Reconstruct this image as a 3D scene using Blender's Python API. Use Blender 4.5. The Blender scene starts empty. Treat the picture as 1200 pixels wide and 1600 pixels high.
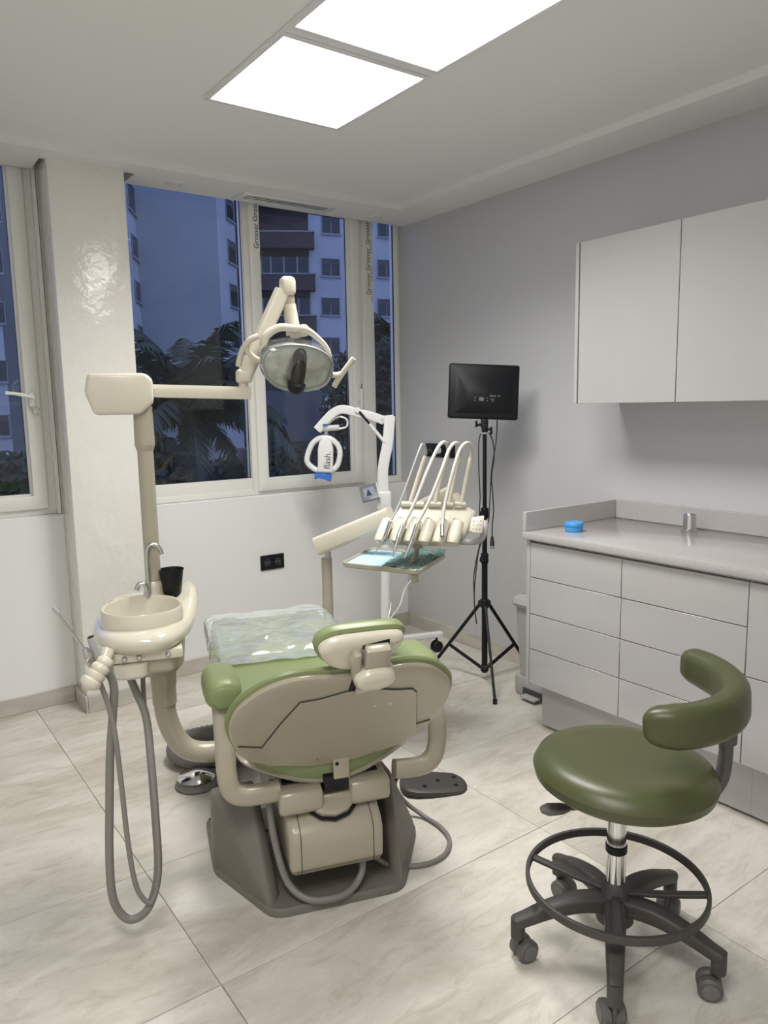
import bpy, bmesh, math, random
from mathutils import Vector, Matrix, Quaternion
R = math.radians
random.seed(7)
S = bpy.context.scene
COL = S.collection

# ---------------------------------------------------------------- camera
FPX = 1170.06                                   # focal length in pixels of the 1200x1600 frame
CAM_R = Vector((0.8101, -0.5861, -0.0181))      # right
CAM_D = Vector((-0.0969, -0.1035, -0.9899))     # image-down
CAM_F = Vector((0.5783, 0.8036, -0.1406))       # forward
CAM_P = Vector((0, 0, 1.5))
cd = bpy.data.cameras.new('camera'); cam = bpy.data.objects.new('camera', cd); COL.objects.link(cam)
m3 = Matrix((CAM_R, -CAM_D, -CAM_F)).transposed()
cam.matrix_world = Matrix.Translation(CAM_P) @ m3.to_4x4()
cd.sensor_fit = 'VERTICAL'; cd.sensor_height = 36; cd.lens = FPX / 1600 * 36; cd.clip_end = 500; cd.clip_start = .02
S.camera = cam
S.view_settings.view_transform = 'Standard'; S.view_settings.look = 'None'
S.view_settings.gamma = 1; S.view_settings.use_curve_mapping = False
S.view_settings.exposure = 0.0
# ---------------------------------------------------------------- world: blue dusk sky
w = bpy.data.worlds.new('dusk_sky'); S.world = w; w.use_nodes = True
bg = w.node_tree.nodes['Background']; bg.inputs[0].default_value = (.19, .27, .56, 1); bg.inputs[1].default_value = 2.0
PANEL_GLOW, PANEL_WATT, PANEL_SPREAD = 5.0, 17.5, 140    # glow of the diffusers, beam of each panel (W), beam spread of the prismatic sheet (deg)

# ---------------------------------------------------------------- placing helpers
def ray(px, py): return CAM_R * ((px - 600) / FPX) + CAM_D * ((py - 800) / FPX) + CAM_F
def at(px, py, d): return CAM_P + ray(px, py) * d
def at_z(px, py, z): r = ray(px, py); return CAM_P + r * ((z - 1.5) / r.z)
def at_x(px, py, x): r = ray(px, py); return CAM_P + r * (x / r.x)
def at_y(px, py, y): r = ray(px, py); return CAM_P + r * (y / r.y)
CH = Matrix.Translation((1.093, 1.780, 0)) @ Matrix.Rotation(R(-18), 4, 'Z')      # dental-chair frame: x across, y towards the feet
CHI = CH.inverted()
def cv(px, py, v):                               # point on the chair-frame plane y = v, in chair coordinates
    a = CHI @ CAM_P; b = CHI.to_3x3() @ ray(px, py)
    return a + b * ((v - a.y) / b.y)

# ---------------------------------------------------------------- materials
MATS = {}
def mat(name, col, rough=.5, metal=0, noise=0, nscale=8, bump=0, bscale=60, coat=0, spec=.5, emit=None, trans=0, alpha=1, stretch=None, col2=None, ior=1.5, detail=4):
    if name in MATS: return MATS[name]
    m = bpy.data.materials.new(name); m.use_nodes = True; nt = m.node_tree; b = nt.nodes['Principled BSDF']
    b.inputs['Base Color'].default_value = (*col, 1); b.inputs['Roughness'].default_value = rough
    b.inputs['Metallic'].default_value = metal; b.inputs['Coat Weight'].default_value = coat; b.inputs['Coat Roughness'].default_value = .08
    b.inputs['Specular IOR Level'].default_value = spec; b.inputs['Transmission Weight'].default_value = trans; b.inputs['Alpha'].default_value = alpha
    b.inputs['IOR'].default_value = ior
    if emit: b.inputs['Emission Color'].default_value = (*emit[0], 1); b.inputs['Emission Strength'].default_value = emit[1]
    if noise or bump:
        tc = nt.nodes.new('ShaderNodeNewGeometry'); mp = nt.nodes.new('ShaderNodeMapping')
        nt.links.new(tc.outputs['Position'], mp.inputs[0])
        if stretch: mp.inputs['Scale'].default_value = stretch
    if noise:
        n = nt.nodes.new('ShaderNodeTexNoise'); n.inputs['Scale'].default_value = nscale; n.inputs['Detail'].default_value = detail
        nt.links.new(mp.outputs[0], n.inputs[0])
        r = nt.nodes.new('ShaderNodeValToRGB'); e = r.color_ramp.elements
        c2 = col2 or tuple(c * (1 - noise) for c in col)
        e[0].position = .35; e[0].color = (*c2, 1); e[1].position = .65; e[1].color = (*col, 1)
        nt.links.new(n.outputs[0], r.inputs[0]); nt.links.new(r.outputs[0], b.inputs['Base Color'])
    if bump:
        n = nt.nodes.new('ShaderNodeTexNoise'); n.inputs['Scale'].default_value = bscale; n.inputs['Detail'].default_value = 3
        nt.links.new(mp.outputs[0], n.inputs[0])
        bp = nt.nodes.new('ShaderNodeBump'); bp.inputs['Strength'].default_value = bump; bp.inputs['Distance'].default_value = .01
        nt.links.new(n.outputs[0], bp.inputs['Height']); nt.links.new(bp.outputs[0], b.inputs['Normal'])
    MATS[name] = m; return m

def floor_tile_mat():
    m = bpy.data.materials.new('stone_tile'); m.use_nodes = True; nt = m.node_tree; b = nt.nodes['Principled BSDF']; N = nt.nodes.new; L = nt.links.new
    g = N('ShaderNodeNewGeometry'); oi = N('ShaderNodeObjectInfo'); mul = N('ShaderNodeVectorMath'); mul.operation = 'SCALE'; mul.inputs['Scale'].default_value = 23.0
    cx = N('ShaderNodeCombineXYZ')
    for k in range(3): L(oi.outputs['Random'], cx.inputs[k])
    L(cx.outputs[0], mul.inputs[0])
    add = N('ShaderNodeVectorMath'); L(g.outputs['Position'], add.inputs[0]); L(mul.outputs[0], add.inputs[1])
    mp = N('ShaderNodeMapping'); mp.inputs['Scale'].default_value = (1.0, 2.6, 1); mp.inputs['Rotation'].default_value = (0, 0, R(8)); L(add.outputs[0], mp.inputs[0])
    def nz(sc, det, ro, dist=0):
        n = N('ShaderNodeTexNoise'); n.inputs['Scale'].default_value = sc; n.inputs['Detail'].default_value = det; n.inputs['Roughness'].default_value = ro; n.inputs['Distortion'].default_value = dist
        L(mp.outputs[0], n.inputs[0]); return n
    a = nz(1.6, 8, .62, .6); c = nz(5, 10, .7, 1.2); d = nz(40, 6, .7)
    r1 = N('ShaderNodeValToRGB'); e = r1.color_ramp.elements; e[0].position = .34; e[0].color = (.50, .465, .40, 1); e[1].position = .62; e[1].color = (.70, .67, .61, 1)
    L(a.outputs[0], r1.inputs[0])
    r2 = N('ShaderNodeValToRGB'); e = r2.color_ramp.elements; e[0].position = .36; e[0].color = (.80, .78, .74, 1); e[1].position = .5; e[1].color = (1, 1, 1, 1)
    L(c.outputs[0], r2.inputs[0])
    mx = N('ShaderNodeMix'); mx.data_type = 'RGBA'; mx.blend_type = 'MULTIPLY'; mx.inputs[0].default_value = .8
    L(r1.outputs[0], mx.inputs[6]); L(r2.outputs[0], mx.inputs[7])
    r3 = N('ShaderNodeValToRGB'); e = r3.color_ramp.elements; e[0].position = .3; e[0].color = (.92, .92, .92, 1); e[1].position = .7; e[1].color = (1, 1, 1, 1); L(d.outputs[0], r3.inputs[0])
    m2 = N('ShaderNodeMix'); m2.data_type = 'RGBA'; m2.blend_type = 'MULTIPLY'; m2.inputs[0].default_value = 1
    L(mx.outputs[2], m2.inputs[6]); L(r3.outputs[0], m2.inputs[7]); L(m2.outputs[2], b.inputs['Base Color'])
    b.inputs['Roughness'].default_value = .42
    bp = N('ShaderNodeBump'); bp.inputs['Strength'].default_value = .08; bp.inputs['Distance'].default_value = .01; L(c.outputs[0], bp.inputs['Height']); L(bp.outputs[0], b.inputs['Normal'])
    return m

def glass_mat(name, tint=(1, 1, 1), rough=.02, base=0.0, ior=1.45, haze=None):
    m = bpy.data.materials.new(name); m.use_nodes = True; nt = m.node_tree; nt.nodes.clear(); N = nt.nodes.new; L = nt.links.new
    o = N('ShaderNodeOutputMaterial'); t = N('ShaderNodeBsdfTransparent'); t.inputs[0].default_value = (*tint, 1)
    g = N('ShaderNodeBsdfGlossy'); g.inputs['Roughness'].default_value = rough
    f = N('ShaderNodeFresnel'); f.inputs[0].default_value = ior
    ad = N('ShaderNodeMath'); ad.operation = 'ADD'; ad.inputs[1].default_value = base; ad.use_clamp = True; L(f.outputs[0], ad.inputs[0])
    x = N('ShaderNodeMixShader'); L(ad.outputs[0], x.inputs[0]); L(t.outputs[0], x.inputs[1]); L(g.outputs[0], x.inputs[2])
    last = x
    if haze:
        d = N('ShaderNodeBsdfDiffuse'); d.inputs[0].default_value = (*haze[0], 1)
        y = N('ShaderNodeMixShader'); y.inputs[0].default_value = haze[1]; L(x.outputs[0], y.inputs[1]); L(d.outputs[0], y.inputs[2]); last = y
    L(last.outputs[0], o.inputs[0]); MATS[name] = m; return m

PAINT = mat('wall_paint', (.80, .80, .79), .55, bump=.03, bscale=90)
PAINT_DIM = mat('dimmed_grey_paint', (.52, .52, .52), .55, bump=.03, bscale=90)  # grey wall paint, toned darker to carry the dim light on this side
PLASTER = mat('gloss_plaster', (.82, .80, .755), .16, bump=.55, bscale=16, noise=.03, nscale=6, spec=.6)
CEIL = mat('ceiling_paint', (.80, .80, .79), .7)
TILE = floor_tile_mat()
GROUT = mat('grout', (.36, .33, .28), .9)
SKIRT = mat('skirting_stone', (.56, .53, .47), .4, noise=.22, nscale=5, stretch=(1, 1, 3), detail=8)
PVC = mat('white_pvc', (.80, .79, .75), .3)
SEAL = mat('black_gasket', (.02, .02, .025), .5)
GLASS = glass_mat('window_glass')
GREEN = mat('green_vinyl', (.20, .24, .11), .36, bump=.02, bscale=220, spec=.45)
OLIVE_DIM = mat('dimmed_olive_vinyl', (.062, .07, .026), .36, bump=.02, bscale=220, spec=.45)  # stool vinyl; the weaker light around the stool is put into its colour
BEIGE = mat('beige_plastic', (.37, .335, .26), .3, coat=.2)
BEIGE2 = mat('ivory_plastic', (.62, .58, .48), .25, coat=.2)
CERAM = mat('ivory_ceramic', (.60, .56, .46), .08, coat=.6)
GREYP = mat('grey_plastic', (.15, .14, .118), .5)
GREYH = mat('grey_hose', (.19, .182, .168), .45)
GREYL = mat('light_grey_plastic', (.36, .36, .35), .5)
BLACK = mat('black_plastic', (.006, .007, .009), .45, spec=.3)
BLACKR = mat('black_rubber', (.02, .02, .021), .6)
DGREY = mat('dark_grey_nylon', (.05, .046, .042), .5)
CGREY = mat('caster_grey', (.10, .095, .09), .5)
CHROME = mat('chrome', (.75, .75, .76), .1, metal=1)
STEEL = mat('brushed_steel', (.55, .54, .53), .3, metal=1)
WHITE = mat('white_plastic', (.80, .80, .80), .25, coat=.3)
BLUE = mat('blue_plastic', (.03, .17, .62), .3, coat=.2)
LBLUE = mat('light_blue_plastic', (.06, .30, .68), .35)
LACQ = mat('dimmed_white_lacquer', (.45, .437, .44), .18, coat=.5)  # white lacquer greyed: low light on the cabinets is in the colour
CARC = mat('white_board', (.74, .73, .74), .45)
QUARTZ = mat('dimmed_quartz_top', (.47, .45, .44), .16, noise=.12, nscale=220, detail=2, coat=.3)  # worktop tone darkened to stand in for the weak light over it
GAP = mat('shadow_gap', (.05, .05, .05), .8)
INK = mat('black_ink', (.015, .015, .018), .6)
ALU = mat('aluminium_trim', (.62, .64, .66), .4, metal=.6)
# ---------------------------------------------------------------- mesh helpers
CONV = {}
def _put(bm, t):
    me = bpy.data.meshes.new('t'); t.to_mesh(me); t.free(); bm.from_mesh(me); bpy.data.meshes.remove(me)
def rbox(bm, c, s, r=.004, seg=2, M=None):
    t = bmesh.new(); bmesh.ops.create_cube(t, size=1)
    bmesh.ops.scale(t, vec=s, verts=t.verts)
    r = min(r, min(s) * .49)
    if r > 0: bmesh.ops.bevel(t, geom=t.edges[:], offset=r, segments=seg, profile=.5, affect='EDGES')
    bmesh.ops.translate(t, vec=c, verts=t.verts)
    if M: bmesh.ops.transform(t, matrix=M, verts=t.verts)
    _put(bm, t)
def bb(bm, x0, x1, y0, y1, z0, z1, r=.0, seg=1, M=None):
    rbox(bm, ((x0 + x1) / 2, (y0 + y1) / 2, (z0 + z1) / 2), (abs(x1 - x0), abs(y1 - y0), abs(z1 - z0)), r, seg, M)
def catmull(pts, k=6, closed=False):
    P = [Vector(p) for p in pts]; n = len(P); out = []
    rng = range(n) if closed else range(n - 1)
    for i in rng:
        if closed: a, b, c, d = P[i - 1], P[i], P[(i + 1) % n], P[(i + 2) % n]
        else: a, b, c, d = P[max(i - 1, 0)], P[i], P[i + 1], P[min(i + 2, n - 1)]
        for j in range(k):
            t = j / k
            out.append(.5 * ((2 * b) + (c - a) * t + (2 * a - 5 * b + 4 * c - d) * t * t + (3 * b - a - 3 * c + d) * t ** 3))
    if not closed: out.append(P[-1])
    return out
def ring_faces(bm, A, B):
    n = len(A)
    for i in range(n):
        try: bm.faces.new((A[i], A[(i + 1) % n], B[(i + 1) % n], B[i]))
        except ValueError: pass
def tube(bm, pts, r, n=10, k=6, spline=True, sec=None, up=(0, 0, 1), cap=True, closed=False):
    P = catmull(pts, k, closed) if spline and len(pts) > 2 else [Vector(p) for p in pts]
    N = len(P); rr = r if isinstance(r, (list, tuple)) else None
    T = []
    for i in range(N):
        if closed: d = P[(i + 1) % N] - P[i - 1]
        else: d = P[min(i + 1, N - 1)] - P[max(i - 1, 0)]
        T.append(d.normalized() if d.length > 1e-9 else Vector((0, 0, 1)))
    u = Vector(up); u = u - T[0] * u.dot(T[0])
    if u.length < 1e-3: u = T[0].orthogonal()
    u.normalize(); rings = []
    for i in range(N):
        if i: q = T[i - 1].rotation_difference(T[i]); u = (q @ u); u = (u - T[i] * u.dot(T[i])).normalized()
        s = T[i].cross(u)
        if rr: f = i / (N - 1) * (len(rr) - 1); j = min(int(f), len(rr) - 2); ra = rr[j] + (rr[j + 1] - rr[j]) * (f - j)
        else: ra = r
        if sec: ring = [bm.verts.new(P[i] + u * (a * ra) + s * (b * ra)) for a, b in sec]
        else: ring = [bm.verts.new(P[i] + (u * math.cos(2 * math.pi * q / n) + s * math.sin(2 * math.pi * q / n)) * ra) for q in range(n)]
        rings.append(ring)
    for i in range(N - 1): ring_faces(bm, rings[i], rings[i + 1])
    if closed:
        ring_faces(bm, rings[-1], rings[0])
    elif cap:
        bm.faces.new(rings[0][::-1]); bm.faces.new(rings[-1])
def rsec(w, h, r=.3, k=3):                       # rounded-rectangle section, w along up, h along side
    o = []
    rr = min(w, h) * r
    for cx, cy, a0 in ((w / 2 - rr, h / 2 - rr, 0), (-w / 2 + rr, h / 2 - rr, 90), (-w / 2 + rr, -h / 2 + rr, 180), (w / 2 - rr, -h / 2 + rr, 270)):
        for j in range(k + 1):
            a = R(a0 + 90 * j / k); o.append((cx + rr * math.cos(a), cy + rr * math.sin(a)))
    return o
def lathe(bm, prof, n=32, M=None, sx=1, sy=1):
    rings = []
    M = M or Matrix()
    for r, z in prof:
        if r < 1e-6: rings.append([bm.verts.new(M @ Vector((0, 0, z)))])
        else: rings.append([bm.verts.new(M @ Vector((r * sx * math.cos(2 * math.pi * i / n), r * sy * math.sin(2 * math.pi * i / n), z))) for i in range(n)])
    for A, B in zip(rings, rings[1:]):
        if len(A) == 1 and len(B) == 1: continue
        if len(A) == 1:
            for i in range(n): bm.faces.new((A[0], B[(i + 1) % n], B[i]))
        elif len(B) == 1:
            for i in range(n): bm.faces.new((A[i], A[(i + 1) % n], B[0]))
        else: ring_faces(bm, A, B)
def cyl(bm, a, b, r, n=20, r2=None, bev=0):
    a = Vector(a); b = Vector(b); d = b - a; L = d.length; q = Vector((0, 0, 1)).rotation_difference(d.normalized()).to_matrix().to_4x4()
    r2 = r if r2 is None else r2
    if bev: pr = [(0, 0), (r - bev, 0), (r, bev), (r2, L - bev), (r2 - bev, L), (0, L)]
    else: pr = [(0, 0), (r, 0), (r2, L), (0, L)]
    lathe(bm, pr, n, Matrix.Translation(a) @ q)
def offset(poly, d):                             # inset a closed 2D loop by d
    n = len(poly); out = []
    area = sum(poly[i][0] * poly[(i + 1) % n][1] - poly[(i + 1) % n][0] * poly[i][1] for i in range(n))
    s = 1 if area > 0 else -1
    for i in range(n):
        a, b, c = Vector(poly[i - 1][:2]), Vector(poly[i][:2]), Vector(poly[(i + 1) % n][:2])
        e1 = (b - a); e2 = (c - b)
        n1 = Vector((-e1.y, e1.x)); n2 = Vector((-e2.y, e2.x))
        if n1.length: n1.normalize()
        if n2.length: n2.normalize()
        nn = n1 + n2
        if nn.length < 1e-6: nn = n1
        nn.normalize(); out.append(b + nn * d * s)
    return out
def loft(bm, outline, layers, M=None, caps=True, k=5, smooth=True, zf=None):
    P = [tuple(p) for p in (catmull([(x, y, 0) for x, y in outline], k, True) if smooth else [Vector((x, y, 0)) for x, y in outline])]
    M = M or Matrix(); rings = []
    for ins, z in layers:
        q = offset(P, ins) if ins else [Vector(p[:2]) for p in P]
        rings.append([bm.verts.new(M @ Vector((v.x, v.y, z + (zf(v.x, v.y) if zf else 0)))) for v in q])
    for A, B in zip(rings, rings[1:]): ring_faces(bm, A, B)
    if caps:
        for rg in (rings[0][::-1], rings[-1]):
            c = bm.verts.new(sum((v.co for v in rg), Vector()) / len(rg))
            for i in range(len(rg)): bm.faces.new((rg[i], rg[(i + 1) % len(rg)], c))
    return rings
def hull(bm, pts):
    t = bmesh.new(); vs = [t.verts.new(p) for p in pts]; bmesh.ops.convex_hull(t, input=vs); _put(bm, t)
def prism(bm, poly, z0, z1, M=None, bev=0, seg=2):
    t = bmesh.new(); lo = [t.verts.new((x, y, z0)) for x, y in poly]; hi = [t.verts.new((x, y, z1)) for x, y in poly]
    t.faces.new(lo[::-1]); t.faces.new(hi); ring_faces(t, lo, hi)
    bmesh.ops.recalc_face_normals(t, faces=t.faces)
    if bev: bmesh.ops.bevel(t, geom=t.edges[:], offset=bev, segments=seg, profile=.5, affect='EDGES')
    if M: bmesh.ops.transform(t, matrix=M, verts=t.verts)
    _put(bm, t)

def thing(name, label, cat, M=None, group=None, conv=None, kind=None):
    o = bpy.data.objects.new(name, None); COL.objects.link(o); o.empty_display_size = .05
    M = M or Matrix(); o.matrix_world = M
    CONV[o] = conv if conv is not None else Matrix()
    if kind: o['kind'] = kind
    else: o['label'] = label; o['category'] = cat
    if group: o['group'] = group
    return o
def obj(name, bm, m, parent=None, label=None, cat=None, group=None, kind=None, ang=38, conv=None):
    cvm = conv if conv is not None else (CONV.get(parent) if parent else None)
    if cvm: bmesh.ops.transform(bm, matrix=cvm, verts=bm.verts)
    bmesh.ops.recalc_face_normals(bm, faces=bm.faces)
    me = bpy.data.meshes.new(name); bm.to_mesh(me); bm.free()
    me.polygons.foreach_set('use_smooth', [True] * len(me.polygons)); me.set_sharp_from_angle(angle=R(ang))
    me.materials.append(m); o = bpy.data.objects.new(name, me); COL.objects.link(o)
    if parent: o.parent = parent
    if parent in CONV: CONV[o] = CONV[parent]
    if label: o['label'] = label
    if cat: o['category'] = cat
    if group: o['group'] = group
    if kind: o['kind'] = kind
    return o
def B(): return bmesh.new()
def base_obj(o, loc):                            # move a single-mesh thing's origin to its base
    o.data.transform(Matrix.Translation(-Vector(loc))); o.location = loc
def one(name, bm, m, loc, label, cat, group=None, ang=38):
    o = obj(name, bm, m, None, label, cat, group, ang=ang); base_obj(o, loc); return o
def world_thing(name, label, cat, loc, rz=0, **k):
    M = Matrix.Translation(loc) @ Matrix.Rotation(rz, 4, 'Z')
    return thing(name, label, cat, M, conv=M.inverted(), **k)      # parts are built in world coordinates
def local_thing(name, label, cat, loc, rz=0, **k):
    return thing(name, label, cat, Matrix.Translation(loc) @ Matrix.Rotation(rz, 4, 'Z'), **k)
def chair_thing(name, label, cat, u, v, **k):                       # parts are built in chair-frame coordinates
    T = Matrix.Translation((u, v, 0)); return thing(name, label, cat, CH @ T, conv=T.inverted(), **k)
def text_mesh(txt, size, depth=.0004):
    c = bpy.data.curves.new('t', 'FONT'); c.body = txt; c.size = size; c.extrude = depth; c.align_x = 'CENTER'; c.align_y = 'CENTER'; c.resolution_u = 3
    o = bpy.data.objects.new('t', c); COL.objects.link(o); bpy.context.view_layer.update()
    me = bpy.data.meshes.new_from_object(o.evaluated_get(bpy.context.evaluated_depsgraph_get()))
    bpy.data.objects.remove(o); bpy.data.curves.remove(c)
    bm = bmesh.new(); bm.from_mesh(me); bpy.data.meshes.remove(me); return bm
# ================================================================ ROOM
XL, XW, YB, YW, ZB, ZM = -.85, 3.07, -.9, 4.0, 2.64, 2.675     # ZB border strip, ZM raised middle of ceiling
bm = B(); bb(bm, XL - .1, XW + .1, YB - .1, YW + .1, -.08, -.005); fl = obj('floor', bm, GROUT, kind='structure')
TX0, TY0, TW, TH, J = .672, 1.705, 1.213, .608, .0018
i0 = math.floor((XL - TX0) / TW); 
for i in range(i0, 3):
    for j in range(-6, 5):
        x0, x1 = max(TX0 + i * TW + J / 2, XL), min(TX0 + (i + 1) * TW - J / 2, XW)
        y0, y1 = max(TY0 + j * TH + J / 2, YB), min(TY0 + (j + 1) * TH - J / 2, YW)
        if x1 - x0 < .02 or y1 - y0 < .02: continue
        b = B(); cx, cy = (x0 + x1) / 2, (y0 + y1) / 2
        rbox(b, (0, 0, -.005), (x1 - x0, y1 - y0, .01), .0012, 1)
        o = obj('floor_tile', b, TILE, fl); o.location = (cx, cy, 0)
PX0, PX1, PY = .875, 1.225, 3.785                                  # pillar
ZT = 2.80
def wall(name, boxes, m=PAINT):
    b = B()
    for q in boxes: bb(b, *q)
    return obj(name, b, m, kind='structure')
wall('wall_right', [(XW, XW + .1, YB, YW + .125, 0, ZT)], PAINT_DIM)
wall('wall_left', [(XL - .1, XL, YB, YW + .125, 0, ZT)])
wall('wall_front', [(XL - .1, XW + .1, YB - .1, YB, 0, ZT)])
wall('wall_back', [(XL, XW, YW, YW + .125, 0, .98), (XL, XW, YW, YW + .125, 2.74, ZT), (XL, -.62, YW, YW + .125, .98, 2.74), (XL, XW, YW + .012, YW + .125, .978, .986), (PX0 + .002, PX1 - .002, YW, YW + .125, .98, 2.74)])
b = B(); rbox(b, ((PX0 + PX1) / 2, (PY + YW) / 2 + .0, ZT / 2), (PX1 - PX0, YW - PY, ZT), .006, 2)
obj('wall_pillar', b, PLASTER, kind='structure')
# ceiling: raised middle, lower border strip with a notch round the pillar
SX, SY = 2.797, 3.675
b = B()
bb(b, XL, SX, YB, SY, ZM, ZT)
bb(b, SX, XW, YB, YW, ZB, ZT)
bb(b, XL, PX0 - .022, SY, YW - .004, ZB, ZM + .004); bb(b, PX1 + .06, SX, SY, YW - .004, ZB, ZM + .004); bb(b, PX0 - .022, PX1 + .06, SY, PY + .03, ZB, ZM + .004)
bb(b, XL, SX, SY, YW + .125, ZT - .01, ZT)
obj('ceiling', b, CEIL, kind='structure')
# skirting tiles
def skirt(name, segs):
    base = None
    for k, (x0, y0, x1, y1, nx, ny) in enumerate(segs):
        d = Vector((x1 - x0, y1 - y0)); L = d.length; d /= L; n = max(1, round(L / .6)); 
        for q in range(n):
            a, c = q * L / n + .0012, (q + 1) * L / n - .0012
            b = B(); p0 = Vector((x0, y0)) + d * a; p1 = Vector((x0, y0)) + d * c
            t = .011; xs = sorted((p0.x, p1.x, p0.x + nx * t, p1.x + nx * t)); ys = sorted((p0.y, p1.y, p0.y + ny * t, p1.y + ny * t))
            bb(b, xs[0], xs[-1], ys[0], ys[-1], 0.0005, .085, .0015, 1)
            if base is None: base = obj(name, b, SKIRT, kind='structure')
            else: obj('skirting_tile', b, SKIRT, base)
skirt('baseboard_back', [(XL, YW, PX0 - .012, YW, 0, -1), (PX0, PY - .011, PX0, YW, -1, 0), (PX0, PY, PX1, PY, 0, -1), (PX1, PY - .011, PX1, YW, 1, 0), (PX1 + .012, YW, XW, YW, 0, -1)])
skirt('baseboard_right', [(XW, YW - .012, XW, 2.32, -1, 0)])

# ================================================================ WINDOWS
WY0, WY1 = 4.045, 4.115                       # frame depth range
def frame_rect(b, x0, x1, z0, z1, w, y0, y1, r=.006):
    t = bmesh.new(); o = [(x0, z0), (x1, z0), (x1, z1), (x0, z1)]; n = [(x0 + w, z0 + w), (x1 - w, z0 + w), (x1 - w, z1 - w), (x0 + w, z1 - w)]
    for i in range(4):                              # four mitred lengths
        k = (i + 1) % 4; q = [o[i], o[k], n[k], n[i]]
        lo = [t.verts.new((x, y0, z)) for x, z in q]; hi = [t.verts.new((x, y1, z)) for x, z in q]
        t.faces.new(lo); t.faces.new(hi[::-1]); t.faces.new((lo[0], lo[1], hi[1], hi[0])); t.faces.new((lo[2], lo[3], hi[3], hi[2]))
    bmesh.ops.recalc_face_normals(t, faces=t.faces)
    e = [g for g in t.edges if len(g.link_faces) == 2]
    bmesh.ops.bevel(t, geom=e, offset=r, segments=2, profile=.5, affect='EDGES'); _put(b, t)
def pane(par, x0, x1, z0, z1, y=4.085, rot=0):
    b = B(); bb(b, x0, x1, y - .003, y + .003, z0, z1, M=Matrix.Translation(((x0 + x1) / 2, y, 0)) @ Matrix.Rotation(rot, 4, 'Z') @ Matrix.Translation((-(x0 + x1) / 2, -y, 0))); obj('pane', b, GLASS, par)
    b = B(); g = .006
    for q in ((x0, x0 + g, z0, z1), (x1 - g, x1, z0, z1), (x0, x1, z0, z0 + g), (x0, x1, z1 - g, z1)): bb(b, q[0], q[1], y - .012, y - .0035, q[2], q[3])
    obj('gasket', b, SEAL, par)
def sash(par, x0, x1, z0, z1, w=.068, glass=True):
    b = B(); frame_rect(b, x0, x1, z0, z1, w, 4.022, 4.10, .008)
    frame_rect(b, x0 + w - .004, x1 - w + .004, z0 + w - .004, z1 - w + .004, .012, 4.05, 4.09, .004)
    s = obj('sash', b, PVC, par); pane(s, x0 + w + .004, x1 - w - .004, z0 + w + .004, z1 - w - .004); return s
ZTOP = 2.74
w2 = thing('window_2', None, None, kind='structure')
b = B(); frame_rect(b, PX1, XW, .986, ZTOP, .03, WY0 + .004, WY1, .004)
bb(b, 1.958, 2.02, WY0, WY1, .987, ZTOP, .004, 2); bb(b, 2.755, 2.862, WY0, WY1, .987, ZTOP, .004, 2); bb(b, 2.775, 2.795, WY0 - .008, WY1 - .01, .987, ZTOP, .003, 1)
bb(b, PX1 + .034, 1.9585, WY0 + .001, WY1 - .002, .988, 1.088, .006, 2); bb(b, PX1 + .034, 1.958, WY0 - .012, WY1 - .004, .987, 1.02, .005, 2); bb(b, 2.861, XW - .028, WY0 + .001, WY1 - .002, .988, 1.032, .004, 2)
bb(b, PX1 + .001, PX1 + .035, WY0, WY1 - .003, .987, ZTOP, .004, 2)
obj('frame', b, PVC, w2)
pane(w2, PX1 + .032, 1.962, 1.085, ZTOP - .03, rot=R(1.7)); pane(w2, 2.864, XW - .028, 1.03, ZTOP - .03)
s2 = sash(w2, 1.988, 2.745, 1.008, ZTOP - .01)
b = B(); rbox(b, (2.712, 4.014, 1.56), (.022, .016, .06), .004); rbox(b, (2.712, 3.992, 1.545), (.016, .014, .13), .005); rbox(b, (2.712, 4.003, 1.595), (.016, .03, .018), .005)
obj('handle', b, PVC, s2)
w1 = thing('window_1', None, None, kind='structure')
b = B(); frame_rect(b, -.62, PX0, .986, ZTOP, .055, WY0, WY1, .004); bb(b, PX0 - .02, PX0 - .001, WY0 - .03, WY1 - .01, .987, ZTOP, .003, 1); bb(b, -.02, .04, WY0 + .002, WY1 - .002, .99, ZTOP, .004)
obj('frame', b, PVC, w1)
s1 = sash(w1, .02, .818, 1.018, ZTOP - .01); sash(w1, -.58, .0, 1.018, ZTOP - .01)
b = B(); rbox(b, (.775, 4.013, 1.56), (.026, .018, .07), .005); cyl(b, (.775, 4.01, 1.57), (.775, 3.975, 1.57), .009)
tube(b, [(.778, 3.972, 1.572), (.755, 3.97, 1.576), (.70, 3.97, 1.588), (.655, 3.972, 1.592)], 1, sec=rsec(.016, .012), k=4)
obj('handle', b, PVC, s1)
b = B(); tube(b, [(.79 + .016 * math.cos(t * .7), 4.005, 1.505 + .02 * math.sin(t * .7)) for t in range(9)], .0025, 6, 3); cyl(b, (.775, 4.015, 1.522), (.775, 4.0, 1.522), .007, 12)
obj('lock_key', b, STEEL, s1)
# printing on the protective film of the frames
def print_on(par, txt, size, x, y, z):
    t = text_mesh(txt, size, .0002)
    bmesh.ops.transform(t, matrix=Matrix.Translation((x, y, z)) @ Matrix.Rotation(R(90), 4, 'X') @ Matrix.Rotation(R(90), 4, 'Z'), verts=t.verts)
    obj('film_lettering', t, INK, par)
for z in (2.62, 2.47): print_on(w2, 'Grosser', .042, 2.03, 4.0212, z)
for z in (2.36, 2.53): print_on(w2, 'system', .016, 2.052, 4.0212, z)
for z, t in ((2.58, 'Grosser'), (2.42, 'Grosser'), (2.27, 'Grosser')): print_on(w2, t, .042, 2.822, 4.0442, z)
for z in (2.5, 2.33, 2.2): print_on(w2, 'profile system', .015, 2.845, 4.0442, z)
print_on(w2, 'film', .03, 2.735, 4.0212, 1.62)

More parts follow.
